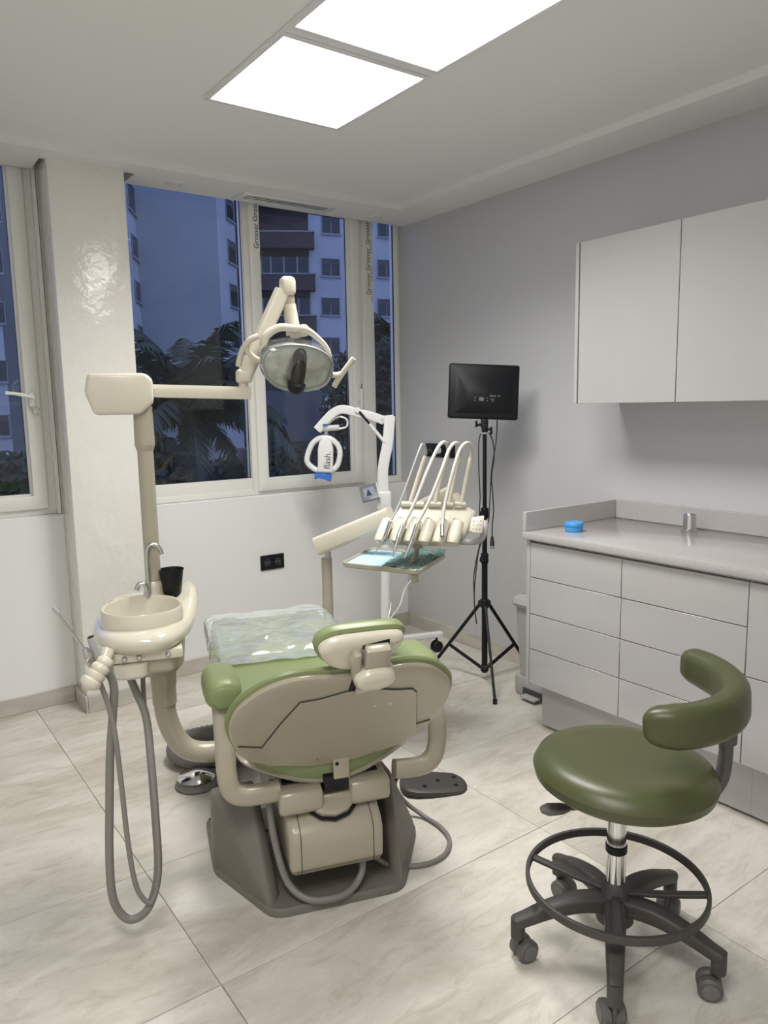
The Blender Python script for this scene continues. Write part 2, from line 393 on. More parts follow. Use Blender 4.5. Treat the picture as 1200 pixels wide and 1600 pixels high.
# ================================================================ CEILING FITTINGS
EMIT = mat('led_diffuser', (.9, .9, .9), .5, emit=((1.0, .985, .95), PANEL_GLOW))
LX0, LX1 = 1.247, 1.842
for (lx, y0, y1, dim, lab) in ((1.5445, 2.235, 2.845, 1, 'square led ceiling panel nearest the windows'), (1.5445, 1.578, 2.188, 1, 'square led ceiling panel farther from the windows, cut by the frame'), (-.05, .47, 1.08, .7, 'unseen square led ceiling panel of the near pair, added for light, on the window side'), (-.05, -.19, .42, .7, 'unseen square led ceiling panel of the near pair, added for light, on the side away from the windows')):  # near pair is out of view, added to light the floor and chair back
    t = local_thing('ceiling_light', lab, 'ceiling light', (lx, (y0 + y1) / 2, ZM - .012), group='led ceiling panels')
    hx, hy = (LX1 - LX0) / 2 + .006, (y1 - y0) / 2 + .006
    b = B()
    for q in ((-hx, -hx + .02, -hy, hy), (hx - .02, hx, -hy, hy), (-hx + .0202, hx - .0202, -hy, -hy + .02), (-hx + .0202, hx - .0202, hy - .02, hy)): bb(b, q[0], q[1], q[2], q[3], 0, .0115, .001, 1)
    obj('frame', b, WHITE, t)
    b = B(); bb(b, -hx + .0203, hx - .0203, -hy + .0203, hy - .0203, .002, .010); obj('diffuser', b, EMIT, t)
    ld = bpy.data.lights.new('panel_beam', 'AREA'); ld.shape = 'RECTANGLE'; ld.size = hx * 2 - .04; ld.size_y = hy * 2 - .04; ld.energy = PANEL_WATT * dim; ld.spread = R(PANEL_SPREAD); ld.color = (1.0, .985, .95)
    lo_ = bpy.data.objects.new('panel_beam', ld); COL.objects.link(lo_); lo_.parent = t; lo_.location = (0, 0, .0012)
b = B(); bb(b, LX0 - .006, LX1 + .006, 2.1945, 2.2285, ZM - .006, ZM - .0005, .001, 1); obj('trim_1', b, WHITE, kind='structure')
t = local_thing('air_vent', 'long white slotted air vent in the ceiling above the window', 'air vent', (2.155, 3.878, ZB - .012))
b = B(); bb(b, -.29, .29, -.072, -.048, 0, .0118, .002, 1); bb(b, -.29, .29, .048, .072, 0, .0118, .002, 1); bb(b, -.29, -.262, -.05, .05, 0, .0118, .002, 1); bb(b, .262, .29, -.05, .05, 0, .0118, .002, 1); obj('frame', b, WHITE, t)
b = B(); bb(b, -.262, .262, -.048, .048, .0095, .0115); obj('duct_back', b, BLACK, t)
for y in (-.032, 0, .032):
    b = B(); rbox(b, (0, y, .006), (.524, .015, .002), .0006, 1, None); o = obj('slat', b, WHITE, t)
for x, y, lab in ((1.50, 3.87, 'small round white downlight in the ceiling strip near the pillar'), (2.775, 3.89, 'small round white downlight in the ceiling strip near the room corner')):
    t = local_thing('downlight', lab, 'downlight', (x, y, ZB - .006), group='round recessed downlights')
    b = B(); lathe(b, [(.03, .0), (.042, 0), (.045, .003), (.045, .0055), (.03, .0055), (.03, 0)], 28); obj('ring', b, WHITE, t)
    b = B(); lathe(b, [(0, .002), (.031, .002), (.031, .005), (0, .005)], 24); obj('lens', b, CARC, t)
# ================================================================ SOCKETS
def socket(M, wdt, hgt, lab, holes, plug=None):
    t = thing('wall_socket', lab, 'socket', M, group='black wall sockets')
    b = B(); rbox(b, (0, 0, .005), (wdt, hgt, .01), .003, 2); obj('plate', b, BLACK, t)
    for hx in holes:
        b = B(); lathe(b, [(0, .0102), (.019, .0102), (.021, .0125), (.024, .0125), (.025, .0100)], 20, Matrix.Translation((hx, 0, 0))); o = obj('socket_insert', b, BLACKR, t)
        b = B()
        for s in (-1, 1): cyl(b, (hx + s * .009, 0, .0100), (hx + s * .009, 0, .0107), .0028, 8)
        obj('pin_hole', b, GREYL, o)
    if plug is not None:
        b = B(); lathe(b, [(0, .03), (.017, .03), (.02, .026), (.021, .0125), (0, .0125)], 20, Matrix.Translation((plug, 0, 0)))
        obj('plug', b, WHITE, t)
socket(Matrix.Translation((2.038, YW - .0005, .579)) @ Matrix.Rotation(R(90), 4, 'X'), .156, .09, 'black double wall socket below the window', (-.036, .036))
socket(Matrix.Translation((XW - .0005, 3.64, 1.213)) @ Matrix.Rotation(R(-90), 4, 'Z') @ Matrix.Rotation(R(90), 4, 'X'), .28, .085, 'black wall socket strip with white plug beside the corner', (-.09, .09), 0.0)
# ================================================================ CABINETS
FX, TX, CT = 2.44, 2.53, .935
def fronts(par, rows, y0, y1, x=FX, kind='drawer'):
    for z0, z1 in rows:
        b = B(); bb(b, x, x + .018, y0 + .0016, y1 - .0016, z0 + .0016, z1 - .0016, .0012, 1); obj(kind, b, LACQ, par)
Z4 = (.2345, .3975, .5615, .7295, .888)
rows4 = list(zip(Z4[:-1], Z4[1:])); rows2 = [(Z4[0], .556), (.556, Z4[-1])]
units = [(1.797, 2.282, rows4, 'white gloss base unit of four drawers at the free end of the counter'), (1.285, 1.797, rows4, 'white gloss base unit of four drawers behind the stool backrest'),
         (.72, 1.285, rows2, 'white gloss base unit with two deep fronts right of the stool'), (.15, .72, rows2, 'white gloss base unit at the near end of the counter, outside the frame')]
for y0, y1, rows, lab in units[:3]:
    t = world_thing('base_cabinet', lab, 'cabinet', (2.75, (y0 + y1) / 2, 0), group='base cabinets')
    b = B(); bb(b, FX + .0195, XW - .003, y0 + .0005, y1 - .0005, Z4[0] + .004, .90); obj('carcass', b, GAP if False else CARC, t)
    b = B(); bb(b, TX, TX + .016, y0, y1, .012, .225, .001, 1); obj('plinth', b, LACQ, t)
    for q in (y0 + .08, y1 - .08):
        b = B(); cyl(b, (TX + .05, q, 0), (TX + .05, q, .012), .022, 14); cyl(b, (TX + .05, q, .012), (TX + .05, q, Z4[0]), .012, 12); obj('foot', b, BLACK, t)
    fronts(t, rows, y0, y1)
    b = B(); bb(b, FX + .0182, FX + .0192, y0 + .003, y1 - .003, Z4[0], .888); obj('front_gap_shade', b, GAP, t)  # dark sheet put in as the shade between the drawer fronts
b = B(); bb(b, FX, XW - .003, 2.2835, 2.302, Z4[0] - .01, .90, .001, 1)
one('cabinet_end_panel', b, LACQ, (2.75, 2.29, Z4[0] - .01), 'white end panel closing the drawer units beside the grey bin', 'panel')
t = world_thing('countertop', 'pale speckled quartz worktop over the drawer units', 'countertop', (2.75, 1.5, .902))
b = B(); bb(b, 2.42, XW - .001, .72, 2.312, .902, CT, .003, 2); obj('slab', b, QUARTZ, t)
b = B(); bb(b, XW - .021, XW - .001, .72, 2.29, CT + .0003, CT + .088, .0015, 1); obj('wall_upstand', b, QUARTZ, t)
b = B(); bb(b, 2.421, XW - .001, 2.2905, 2.3115, CT + .0003, CT + .088, .0015, 1); obj('end_upstand', b, QUARTZ, t)
UX, UZ0, UZ1 = 2.74, 1.493, 2.20
for y0, y1, lab in ((1.785, 2.281, 'white gloss wall cabinet at the free end, beside the tripod light'), (1.21, 1.785, 'white gloss wall cabinet next to it, cut by the frame')):
    t = world_thing('wall_cabinet', lab, 'cabinet', ((UX + XW) / 2, (y0 + y1) / 2, UZ0), group='wall cabinets')
    b = B(); bb(b, UX + .021, XW - .002, y0 + .0005, y1 - .0005, UZ0 + .003, UZ1 - .003); obj('carcass', b, CARC, t)
    b = B(); bb(b, UX, UX + .018, y0 + .0016, y1 - .0016, UZ0, UZ1, .0012, 1); obj('door', b, LACQ, t)
    b = B(); bb(b, UX + .0182, UX + .0206, y0 + .003, y1 - .003, UZ0 + .004, UZ1 - .004); obj('door_gap_shade', b, GAP, t)  # dark sheet standing in for shade in the gaps round the door
b = B(); bb(b, UX - .002, XW - .002, 2.285, 2.303, UZ0, UZ1, .001, 1)
one('wall_cabinet_end_panel', b, LACQ, (2.9, 2.294, UZ0), 'white end panel on the side of the wall cabinets', 'panel')
# counter-top items
p = at_z(891, 829, CT)
t = local_thing('round_tub', 'small round blue plastic tub on the worktop', 'container', (p.x + .0, p.y - .02, CT + .0003))
b = B(); lathe(b, [(0, 0), (.036, 0), (.039, .003), (.039, .024), (.037, .0245), (0, .0245)], 36); obj('body', b, LBLUE, t)
b = B(); lathe(b, [(0, .0247), (.0405, .0247), (.042, .026), (.042, .037), (.0395, .0405), (.036, .041), (.034, .039), (0, .039)], 36); obj('lid', b, LBLUE, t)
p = at_z(1079, 829, CT)
t = local_thing('steel_pot', 'small upturned steel pot at the back of the worktop', 'pot', (p.x - .01, p.y, CT + .0003))
b = B(); lathe(b, [(0, 0), (.034, 0), (.0345, .004), (.027, .008), (.026, .012), (.026, .07), (.0245, .074), (0, .074)], 36); obj('body', b, STEEL, t)
b = B(); lathe(b, [(0, .0741), (.02, .0741), (.021, .077), (.019, .079), (0, .079)], 28); obj('base_ring', b, CHROME, t)

# ================================================================ PEDAL BIN
t = local_thing('pedal_bin', 'grey plastic pedal bin between the cabinet end and the tripod', 'bin', (2.865, 2.515, 0), R(0))
b = B(); P = [(-.13, -.15), (.13, -.15), (.13, .14), (-.13, .14)]
sq = [(x * .98, y * .98) for x, y in ((-.14, -.12), (-.12, -.15), (.12, -.15), (.14, -.12), (.14, .12), (.12, .15), (-.12, .15), (-.14, .12))]
loft(b, sq, [(.025, .1), (.012, .3), (.0, .475), (.006, .475), (.018, .3), (.03, .105)], smooth=False); obj('bucket', b, GREYL, t)
b = B(); loft(b, sq, [(.004, .0), (-.002, .01), (-.004, .06), (.0, .098), (.03, .098)], smooth=False); obj('foot_base', b, GREYL, t)
b = B(); bb(b, -.148, -.14, -.07, .07, .014, .055, .002); obj('pedal_recess', b, GAP, t)
b = B(); rbox(b, (-.165, .0, .022), (.05, .1, .012), .004); obj('pedal', b, GREYL, t)
b = B(); loft(b, sq, [(.01, .47), (-.018, .474), (-.024, .49), (-.012, .515), (.03, .532), (.07, .537)], smooth=False); obj('lid', b, GREYL, t)

# ================================================================ TRIPOD + LED PANEL
TP = Vector((2.735, 2.885, 0))
t = local_thing('light_stand', 'black tripod light stand between the chair and the bin', 'tripod', TP)
b = B(); cyl(b, (0, 0, .045), (0, 0, .69), .016); obj('lower_tube', b, BLACK, t)
b = B(); cyl(b, (0, 0, .66), (0, 0, .95), .0135); obj('middle_tube', b, BLACK, t)
b = B(); cyl(b, (0, 0, .9), (0, 0, 1.345), .011); obj('upper_tube', b, BLACK, t)
b = B(); cyl(b, (0, 0, 1.342), (0, 0, 1.362), .012, bev=.002); obj('collar_ring', b, CHROME, t)
for z in (.68, .925):
    b = B(); cyl(b, (0, 0, z - .028), (0, 0, z + .028), .021, bev=.003); rbox(b, (-.024, -.012, z), (.03, .022, .03), .006); cyl(b, (-.035, -.018, z), (-.05, -.025, z), .009); obj('clamp', b, BLACK, t)
b = B(); cyl(b, (0, 0, .41), (0, 0, .455), .026, bev=.004); obj('hub', b, BLACK, t)
b = B(); cyl(b, (0, 0, .05), (0, 0, .085), .022, bev=.004); obj('brace_hub', b, BLACK, t)
for a in (-124.5, -8, 113):
    d = Vector((math.cos(R(a)), math.sin(R(a)), 0)); rr = .335 if a != -8 else .315
    top = d * .024 + Vector((0, 0, .43)); ft = d * rr + Vector((0, 0, .012))
    s = d.cross(Vector((0, 0, 1)))
    b = B(); tube(b, [top, ft], 1, sec=rsec(.018, .013), spline=False); cyl(b, ft - Vector((0, 0, .012)), ft + Vector((0, 0, .012)), .011); hubp = d * .024 + Vector((0, 0, .43)); rbox(b, hubp, (.022, .022, .03), .004)
    l = obj('leg', b, BLACK, t)
    m = top.lerp(ft, .62); b = B()
    for q in (-.007, .007): tube(b, [d * .02 + s * q + Vector((0, 0, .068)), m + s * q], 1, sec=rsec(.012, .003), spline=False)
    obj('brace', b, BLACK, l)
# led panel (back towards the camera)
pc = Vector((TP.x, TP.y, 1.535)); Mx = Matrix.Translation((TP.x, TP.y, 1.362)) @ Matrix.Rotation(R(-35), 4, 'Z')
t = thing('led_light_panel', 'flat black led light panel on the tripod stand, seen from behind', 'light panel', Mx)
Q = Matrix.Translation((-.003, .0, .202)) @ Matrix.Rotation(R(3), 4, 'Y') @ Matrix.Rotation(R(-6), 4, 'X')     # panel frame: x across, z up, -y towards camera
b = B(); rbox(b, (0, .022, 0), (.368, .03, .285), .012, 3, Q); obj('housing', b, BLACK, t)
b = B(); q = [(-.15, .007, -.115), (.15, .007, -.115), (.15, .007, .115), (-.15, .007, .115)]; q2 = [(-.085, -.022, -.075), (.085, -.022, -.075), (.085, -.022, .0), (-.085, -.022, .0)]
hull(b, [Q @ Vector(v) for v in q + q2 + [(v[0], .012, v[2]) for v in q]]); obj('rear_cover', b, BLACK, t)
b = B(); bb(b, -.17, .17, .0372, .039, -.128, .128, M=Q); obj('diffuser', b, CARC, t)
b = B(); bb(b, -.028, -.004, -.0235, -.0222, -.052, -.034, M=Q); o = obj('display', b, GREYP, t)
for x, z in ((-.05, -.036), (-.05, -.05), (.014, -.036), (.014, -.05)):
    b = B(); bb(b, x - .003, x + .003, -.0238, -.0222, z - .003, z + .003, M=Q); obj('button', b, GREYP, t)
for txt, sz, x, z in (('Jmary', .013, .043, -.024), ('ON', .009, .073, -.024), ('MODE', .007, .04, -.042), ('DIM', .006, .042, -.052)):
    tb = text_mesh(txt, sz, .0002); bmesh.ops.transform(tb, matrix=Q @ Matrix.Translation((x, -.0225, z)) @ Matrix.Rotation(R(90), 4, 'X'), verts=tb.verts); obj('lettering', tb, GREYL, t)
b = B(); rbox(b, (0, .01, .035), (.036, .034, .05), .005); rbox(b, (0, .0, .012), (.03, .03, .045), .005); cyl(b, (-.012, 0, .03), (-.04, 0, .03), .007); rbox(b, (-.044, 0, .034), (.012, .012, .036), .004); cyl(b, (.012, 0, .005), (.03, 0, .005), .006); rbox(b, (.034, 0, -.002), (.012, .014, .04), .004); obj('tilt_bracket', b, BLACK, t)
W = lambda px, py, dd=3.97: at(px, py, dd)
b = B(); tube(b, [W(777, 651, 4.0), W(775, 690, 3.95), W(768, 735, 3.95), W(765, 790, 3.95), W(763, 815, 3.95), W(757, 835, 3.92), W(748, 860, 3.94), W(744, 890, 3.94), W(741, 925, 3.95), W(742, 955, 3.98), W(745, 975, 4.0)], .0033, 6, 5)
tube(b, [W(764, 676), W(770, 690), W(772, 715), W(768, 745), W(770, 775), W(771, 800), W(769, 822), W(769, 838)], .0033, 6, 5)
tube(b, [W(751, 678), W(748, 692), W(748, 730), W(750, 775), W(749, 800), W(751, 840), W(744, 875), W(740, 905), W(741, 930)], .0033, 6, 5)
t = world_thing('power_cable', 'thin black cable hanging down beside the tripod pole with a plug', 'cable', W(757, 937)); obj('cord', b, BLACKR, t)
b = B(); e = W(769, 838); cyl(b, e, e - Vector((0, 0, .05)), .008, 12, .013, bev=.003)
for q in (-.007, .007): cyl(b, e + Vector((q * .81, -q * .58, -.05)), e + Vector((q * .81, -q * .58, -.068)), .0022, 8)
obj('plug', b, BLACKR, t)

# ================================================================ WHITENING LAMP ON A ROLLING STAND
FB = Vector((2.49, 3.47, 0)); E1 = Vector((.811, -.586, 0)); E2 = Vector((.586, .811, 0)); U = Vector((0, 0, 1))
fw_ = lambda x, z, y=0: FB + E1 * x + E2 * y + U * z
FD = 4.29
def fp(px, py, y=0): r = ray(px, py); n = E2; k = ((FB + E2 * y - CAM_P).dot(n)) / r.dot(n); return CAM_P + r * k
t = world_thing('whitening_lamp', 'white tooth-whitening lamp on a rolling stand in the room corner', 'whitening lamp', FB, R(-35.8))
b = B(); cyl(b, FB + U * .13, fp(603, 772), .028, 24); obj('column', b, WHITE, t)
b = B(); cyl(b, FB + U * .10, FB + U * .15, .05, 28, bev=.006); obj('foot_hub', b, WHITE, t)
for k, a in enumerate((-8, 64, 136, 208, 280)):
    d = Vector((math.cos(R(a)), math.sin(R(a)), 0)); L = .385 if k == 0 else .33
    b = B(); tube(b, [FB + d * .03 + U * .125, FB + d * L + U * .105], 1, sec=rsec(.035, .045, .25), spline=False); l = obj('foot_leg', b, WHITE, t)
    b = B(); c = FB + d * (L - .03); n = d.cross(U)
    for q in (-.014, .014): cyl(b, c + n * (q - .009) + U * .034, c + n * (q + .009) + U * .034, .034, 18, bev=.004)
    cyl(b, c + U * .05, c + U * .095, .008); obj('caster', b, BLACK, l)
b = B(); c0 = fp(600, 775); rbox(b, (0, 0, 0), (.085, .06, .11), .012, 3, Matrix.Translation(fp(600, 772) - U * .035) @ Matrix.Rotation(R(-35.8), 4, 'Z')); obj('console', b, WHITE, t)
sc = Matrix.Translation(fp(577, 770, -.03)) @ Matrix.Rotation(R(-35.8), 4, 'Z') @ Matrix.Rotation(R(-14), 4, 'Y') @ Matrix.Rotation(R(52), 4, 'X')
b = B(); rbox(b, (0, 0, 0), (.10, .105, .014), .004, 2, sc); o = obj('control_screen', b, mat('screen_grey', (.17, .18, .20), .4), t)
b = B(); rbox(b, (0, 0, .0078), (.062, .062, .002), .001, 1, sc); obj('display', b, mat('screen_glass', (.30, .33, .42), .15), o)
b = B(); hull(b, [sc @ Vector(v) for v in ((-.02, -.025, .009), (.015, -.025, .009), (-.004, .022, .009), (-.02, -.025, .0095), (.015, -.025, .0095), (-.004, .022, .0095))]); obj('display_mark', b, mat('screen_dark', (.04, .05, .07), .2), o)
b = B(); rbox(b, (.052, 0, .002), (.008, .105, .018), .003, 1, sc); obj('screen_edge', b, WHITE, o)
b = B(); tube(b, [fp(600, 775), fp(598, 742), fp(600, 722), fp(606, 690), fp(609, 650)], 1, sec=rsec(.062, .05, .14), k=6, up=E1); obj('upright', b, WHITE, t)
b = B(); tube(b, [fp(615, 654), fp(596, 656)], 1, sec=rsec(.045, .045, .3), spline=False); tube(b, [fp(600, 657), fp(580, 650), fp(562, 646), fp(545, 641), fp(532, 640), fp(520, 646), fp(507, 659), fp(496, 672)], 1, sec=rsec(.05, .045, .16), k=5); o = obj('arm', b, WHITE, t)
b = B(); rbox(b, fp(508, 664, -.028), (.03, .004, .012), .001, 1); obj('blue_mark', b, BLUE, o)
b = B(); tube(b, [fp(561, 643, -.03), fp(578, 663, -.03)], .007, 10, spline=False); o2 = obj('gas_strut', b, BLACK, t)
b = B(); tube(b, [fp(577, 662, -.03), fp(601, 691, -.02)], .010, 10, spline=False); cyl(b, fp(559, 641, -.036), fp(559, 641, .03), .017, 16, bev=.003); obj('strut_cylinder', b, WHITE, o2)
b = B(); tube(b, [fp(496, 670), fp(530, 668)], .017, 16, spline=False); obj('tilt_joint', b, mat('clear_grey', (.62, .62, .6), .2), t)
b = B(); tube(b, [fp(528, 670), fp(541, 667), fp(542, 656), fp(531, 651), fp(520, 656), fp(514, 662)], .0055, 8, 6); obj('hose_loop', b, WHITE, t)
b = B(); tube(b, [fp(510, 672), fp(508, 690)], .010, 12, spline=False); obj('neck', b, GREYL, t)
b = B(); tube(b, [fp(508, 684), fp(519, 687), fp(529, 698), fp(531, 712), fp(526, 729), fp(514, 736), fp(496, 735), fp(482, 725), fp(480, 714), fp(487, 695), fp(497, 686)], .016, 12, 5, closed=True); obj('handle_ring', b, WHITE, t)
hd = Matrix.Translation(fp(505, 710)) @ Matrix.Rotation(R(-35.8), 4, 'Z') @ Matrix.Rotation(R(90), 4, 'X')
b = B(); prism(b, [(.005 + x, y) for x, y in ((-.038, -.10), (.048, -.105), (.054, .03), (.045, .075), (.02, .10), (-.005, .098), (-.025, .07), (-.034, .03))], -.03, .03, hd, .010, 3); o = obj('head', b, WHITE, t)
b = B(); prism(b, [(-.05, -.105), (.045, -.115), (.04, -.155), (.018, -.146), (-.006, -.137), (-.028, -.132), (-.052, -.14)], -.034, .034, hd, .004, 1); obj('mouth_guard', b, BLUE, t)
tb = text_mesh('fläsh.', .05, .0004); bmesh.ops.transform(tb, matrix=hd @ Matrix.Translation((.026, -.032, .0305)) @ Matrix.Rotation(R(85), 4, 'Z'), verts=tb.verts); obj('lettering', tb, INK, o)
b = B(); tube(b, [at(642, 907, 4.3), at(632, 922, 4.3), at(625, 945, 4.25), at(615, 960, 4.25), at(607, 968, 4.22), at(610, 950, 4.25), at(611, 942, 4.26)], .0035, 6, 6); obj('power_lead', b, WHITE, t)
# ================================================================ OPERATOR STOOL
SC = Vector((1.585, 1.16, 0)); SM = Matrix.Translation(SC) @ Matrix.Rotation(math.atan2(-.586, .811), 4, 'Z')      # x = right of camera, y = away
t = thing('operator_stool', 'olive green vinyl stool with curved backrest and ring footrest on casters', 'stool', SM)
b = B(); tl = Matrix.Translation((.014, .0, .528)) @ Matrix.Rotation(R(2.0), 4, 'Y')
lathe(b, [(0, -.04), (.16, -.042), (.205, -.036), (.230, -.018), (.2365, .006), (.225, .03), (.195, .045), (.15, .051), (.08, .047), (0, .045)], 64, tl); obj('seat', b, OLIVE_DIM, t)
b = B(); lathe(b, [(0, -.052), (.17, -.052), (.18, -.041), (0, -.041)], 40, tl); rbox(b, (0.02, 0, .447), (.16, .12, .022), .006); obj('seat_plate', b, DGREY, t)
arc = [(.016, -.142), (.024, -.148), (.042, -.156), (.08, -.164), (.14, -.155), (.215, -.115), (.275, -.05), (.31, .03), (.318, .11), (.305, .185), (.288, .235), (.278, .258), (.274, .266)]
b = B(); tube(b, [(x, y, .722 + .012 * (i / 12)) for i, (x, y) in enumerate(arc)], [.45, .74, .9, 1, 1, 1, 1, 1, 1, 1, .93, .75, .45], sec=rsec(.108, .074, .42, 5), k=6)
for v in b.verts: pass
obj('backrest', b, OLIVE_DIM, t)
b = B(); tube(b, [(.06, .02, .452), (.16, .0, .448), (.225, -.012, .462), (.262, -.018, .51), (.272, -.02, .57), (.272, -.02, .64)], 1, sec=rsec(.05, .03, .4), k=6, up=(0, 1, 0)); obj('back_stem', b, CGREY, t)
b = B(); cyl(b, (.272, -.02, .612), (.272, -.02, .668), .027, 20, bev=.004); cyl(b, (.272, -.02, .65), (.272, -.035, .69), .02); rbox(b, (.235, -.02, .655), (.04, .012, .012), .003); obj('back_clamp', b, CGREY, t)
b = B(); tube(b, [(-.02, -.02, .438), (-.10, -.01, .435), (-.14, -.005, .43)], .008, 8, 3); tube(b, [(-.125, -.006, .432), (-.15, -.004, .428), (-.185, -.0, .424), (-.205, .0, .423)], [.4, 1.0, 1.1, .5], sec=rsec(.017, .042, .45), k=4, up=(0, 0, 1)); obj('height_lever', b, CGREY, t)
b = B(); cyl(b, (0, 0, .395), (0, 0, .45), .026, 20); obj('gas_lift_cap', b, BLACK, t)
b = B(); cyl(b, (0, 0, .20), (0, 0, .40), .0255, 28); obj('gas_lift', b, CHROME, t)
b = B(); cyl(b, (0, 0, .30), (0, 0, .325), .0285, 24, bev=.003); obj('gas_lift_collar', b, BLACK, t)
b = B(); cyl(b, (0, 0, .10), (0, 0, .215), .05, 28, .034, bev=.005); obj('hub', b, DGREY, t)
b = B(); n = 72; ro = .234
tube(b, [(ro * math.cos(2 * math.pi * i / n), ro * math.sin(2 * math.pi * i / n), .215) for i in range(n)], 1, sec=rsec(.024, .011, .3, 2), spline=False, closed=True); ring = obj('foot_ring', b, DGREY, t)
for a in (150, 75, -16, -105, ):
    d = Vector((math.cos(R(a)), math.sin(R(a)), 0)); b = B(); tube(b, [d * .03 + U * .185, d * .12 + U * .195, d * .232 + U * .213], 1, sec=rsec(.012, .022, .3), k=3); obj('ring_spoke', b, DGREY, ring)
SMI = SM.inverted()
cas = [(1.344, 1.307), (1.667, .896), (1.392, 1.012), (1.656, 1.419), (1.85, 1.165)]
for cx, cy in cas:
    c = SMI @ Vector((cx, cy, 0)); d = Vector((c.x, c.y, 0)).normalized(); Lr = .285
    s = d.cross(U)
    b = B(); tube(b, [d * .03 + U * .155, d * .10 + U * .16, d * .18 + U * .145, d * .245 + U * .122, d * .275 + U * .112], [1.15, 1.1, .95, .8, .75], sec=rsec(.042, .05, .3), k=4)
    tube(b, [d * .268 + U * .125, d * .268 + U * .07], 1, sec=rsec(.036, .036, .4), spline=False); l = obj('base_leg', b, DGREY, t)
    wd = (d * .35 + s * .94).normalized(); w2_ = wd.cross(U); c = d * .268 + w2_ * .02
    b = B(); cyl(b, d * .268 + U * .045, d * .268 + U * .08, .007, 10)
    for q in (-1, 1): cyl(b, c + wd * (q * .004) + U * .031, c + wd * (q * .03) + U * .031, .031, 22, bev=.006)
    hood = B(); cyl(b, c - wd * .012 + U * .03, c + wd * .012 + U * .03, .024, 16); hood.free(); k = obj('caster', b, CGREY, l)
    for q in (-1, 1):
        b = B(); cyl(b, c + wd * (q * .0295) + U * .031, c + wd * (q * .0315) + U * .031, .021, 18); obj('wheel_cap', b, mat('cap_grey', (.15, .145, .14), .5), l)

# ================================================================ DENTAL CHAIR
t = chair_thing('dental_chair', 'green vinyl dental chair with beige shell on a grey base, reclined', 'dental chair', 0, .3)
# base tray
b = B(); out = [(-.205, .0), (.205, .0), (.352, .29), (.352, .60), (-.352, .60), (-.352, .29)]
P = []
for i, (x, y) in enumerate(out):
    a = Vector(out[i - 1]); c = Vector((x, y)); d = Vector(out[(i + 1) % 6]); r = .045 if i < 2 else .03
    p0 = c + (a - c).normalized() * r; p1 = c + (d - c).normalized() * r
    for k in range(5): s_ = k / 4; P.append(tuple(p0 * (1 - s_) ** 2 + c * 2 * s_ * (1 - s_) + p1 * s_ ** 2))
loft(b, P, [(0, 0), (0, .018), (.006, .026), (.05, .03)], smooth=False); obj('base_plate', b, GREYP, t)
b = B(); lo = [(-.350, .295, .012), (-.208, .016, .012), (-.172, .05, .012), (-.172, .42, .012), (-.350, .42, .012)]
hi = [(-.347, .25, .29), (-.232, .18, .30), (-.208, .21, .30), (-.208, .34, .28), (-.347, .34, .27)]
tb = B(); hull(tb, lo + hi); bmesh.ops.dissolve_limit(tb, angle_limit=R(3), verts=tb.verts, edges=tb.edges); bmesh.ops.bevel(tb, geom=tb.edges[:], offset=.012, segments=3, profile=.5, affect='EDGES'); _put(b, tb)
obj('base_side_housing', b, GREYP, t)
b = B(); tb = B(); hull(tb, [(.350, .295, .012), (.208, .016, .012), (.18, .05, .012), (.18, .42, .012), (.350, .42, .012), (.228, .20, .30), (.205, .23, .30), (.205, .34, .29), (.235, .34, .28), (.352, .33, .03)])
bmesh.ops.dissolve_limit(tb, angle_limit=R(3), verts=tb.verts, edges=tb.edges); bmesh.ops.bevel(tb, geom=tb.edges[:], offset=.008, segments=2, profile=.5, affect='EDGES'); _put(b, tb); obj('base_side_housing', b, GREYP, t)
# lift box
def side(poly, u0, u1, bev=.015, seg=3):          # polygon in (v,z), extruded across u
    b = B(); prism(b, poly, u0, u1, Matrix(((0, 0, 1, 0), (1, 0, 0, 0), (0, 1, 0, 0), (0, 0, 0, 1))), bev, seg); return b
b = side([(.0, .135), (.012, .12), (.62, .12), (.62, .36), (.16, .345), (.02, .262), (.0, .23)], -.148, .142, .018, 3); lb = obj('lift_box', b, BEIGE, t)
for u in (-.115, .108):
    b = B(); tube(b, [(u, -.0008, .125), (u, -.0008, .235), (u, .018, .2645), (u, .1, .313)], .0012, 5, spline=False); obj('panel_seam', b, GAP, lb)
for s_ in (-1, 1):
    pass
sl = Matrix.Translation((-.004, .075, .302)) @ Matrix.Rotation(R(30.7), 4, 'X')
b = B(); fan = [(-.042, .11), (.042, .11), (.075, .02), (.07, -.02), (.04, -.048), (0, -.058), (-.04, -.048), (-.07, -.02), (-.075, .02)]
loft(b, fan, [(0, .006), (0, .018), (.008, .026), (.03, .028)], sl, smooth=False); tg = obj('pivot_tongue', b, BEIGE, t)
b = B(); loft(b, [(x * 1.1, y * 1.12 - .004) for x, y in fan], [(0, .001), (0, .005)], sl, smooth=False); obj('pivot_gap', b, BLACK, lb)
b = B(); cyl(b, sl @ Vector((0, .07, .027)), sl @ Vector((0, .07, .0286)), .009, 14); obj('bolt_hole', b, BLACK, tg)
b = side([(.03, .305), (.045, .292), (.12, .30), (.2, .33), (.2, .372), (.05, .372), (.03, .36)], -.168, -.035, .012, 2)
prism(b, [(.03, .305), (.045, .292), (.12, .30), (.2, .33), (.2, .372), (.05, .372), (.03, .36)], .05, .176, Matrix(((0, 0, 1, 0), (1, 0, 0, 0), (0, 1, 0, 0), (0, 0, 0, 1))), .012, 2)
prism(b, [(.05, .30), (.2, .33), (.2, .345), (.05, .335)], -.06, .07, Matrix(((0, 0, 1, 0), (1, 0, 0, 0), (0, 1, 0, 0), (0, 0, 0, 1))), .005, 1); obj('seat_bracket', b, BEIGE, t)
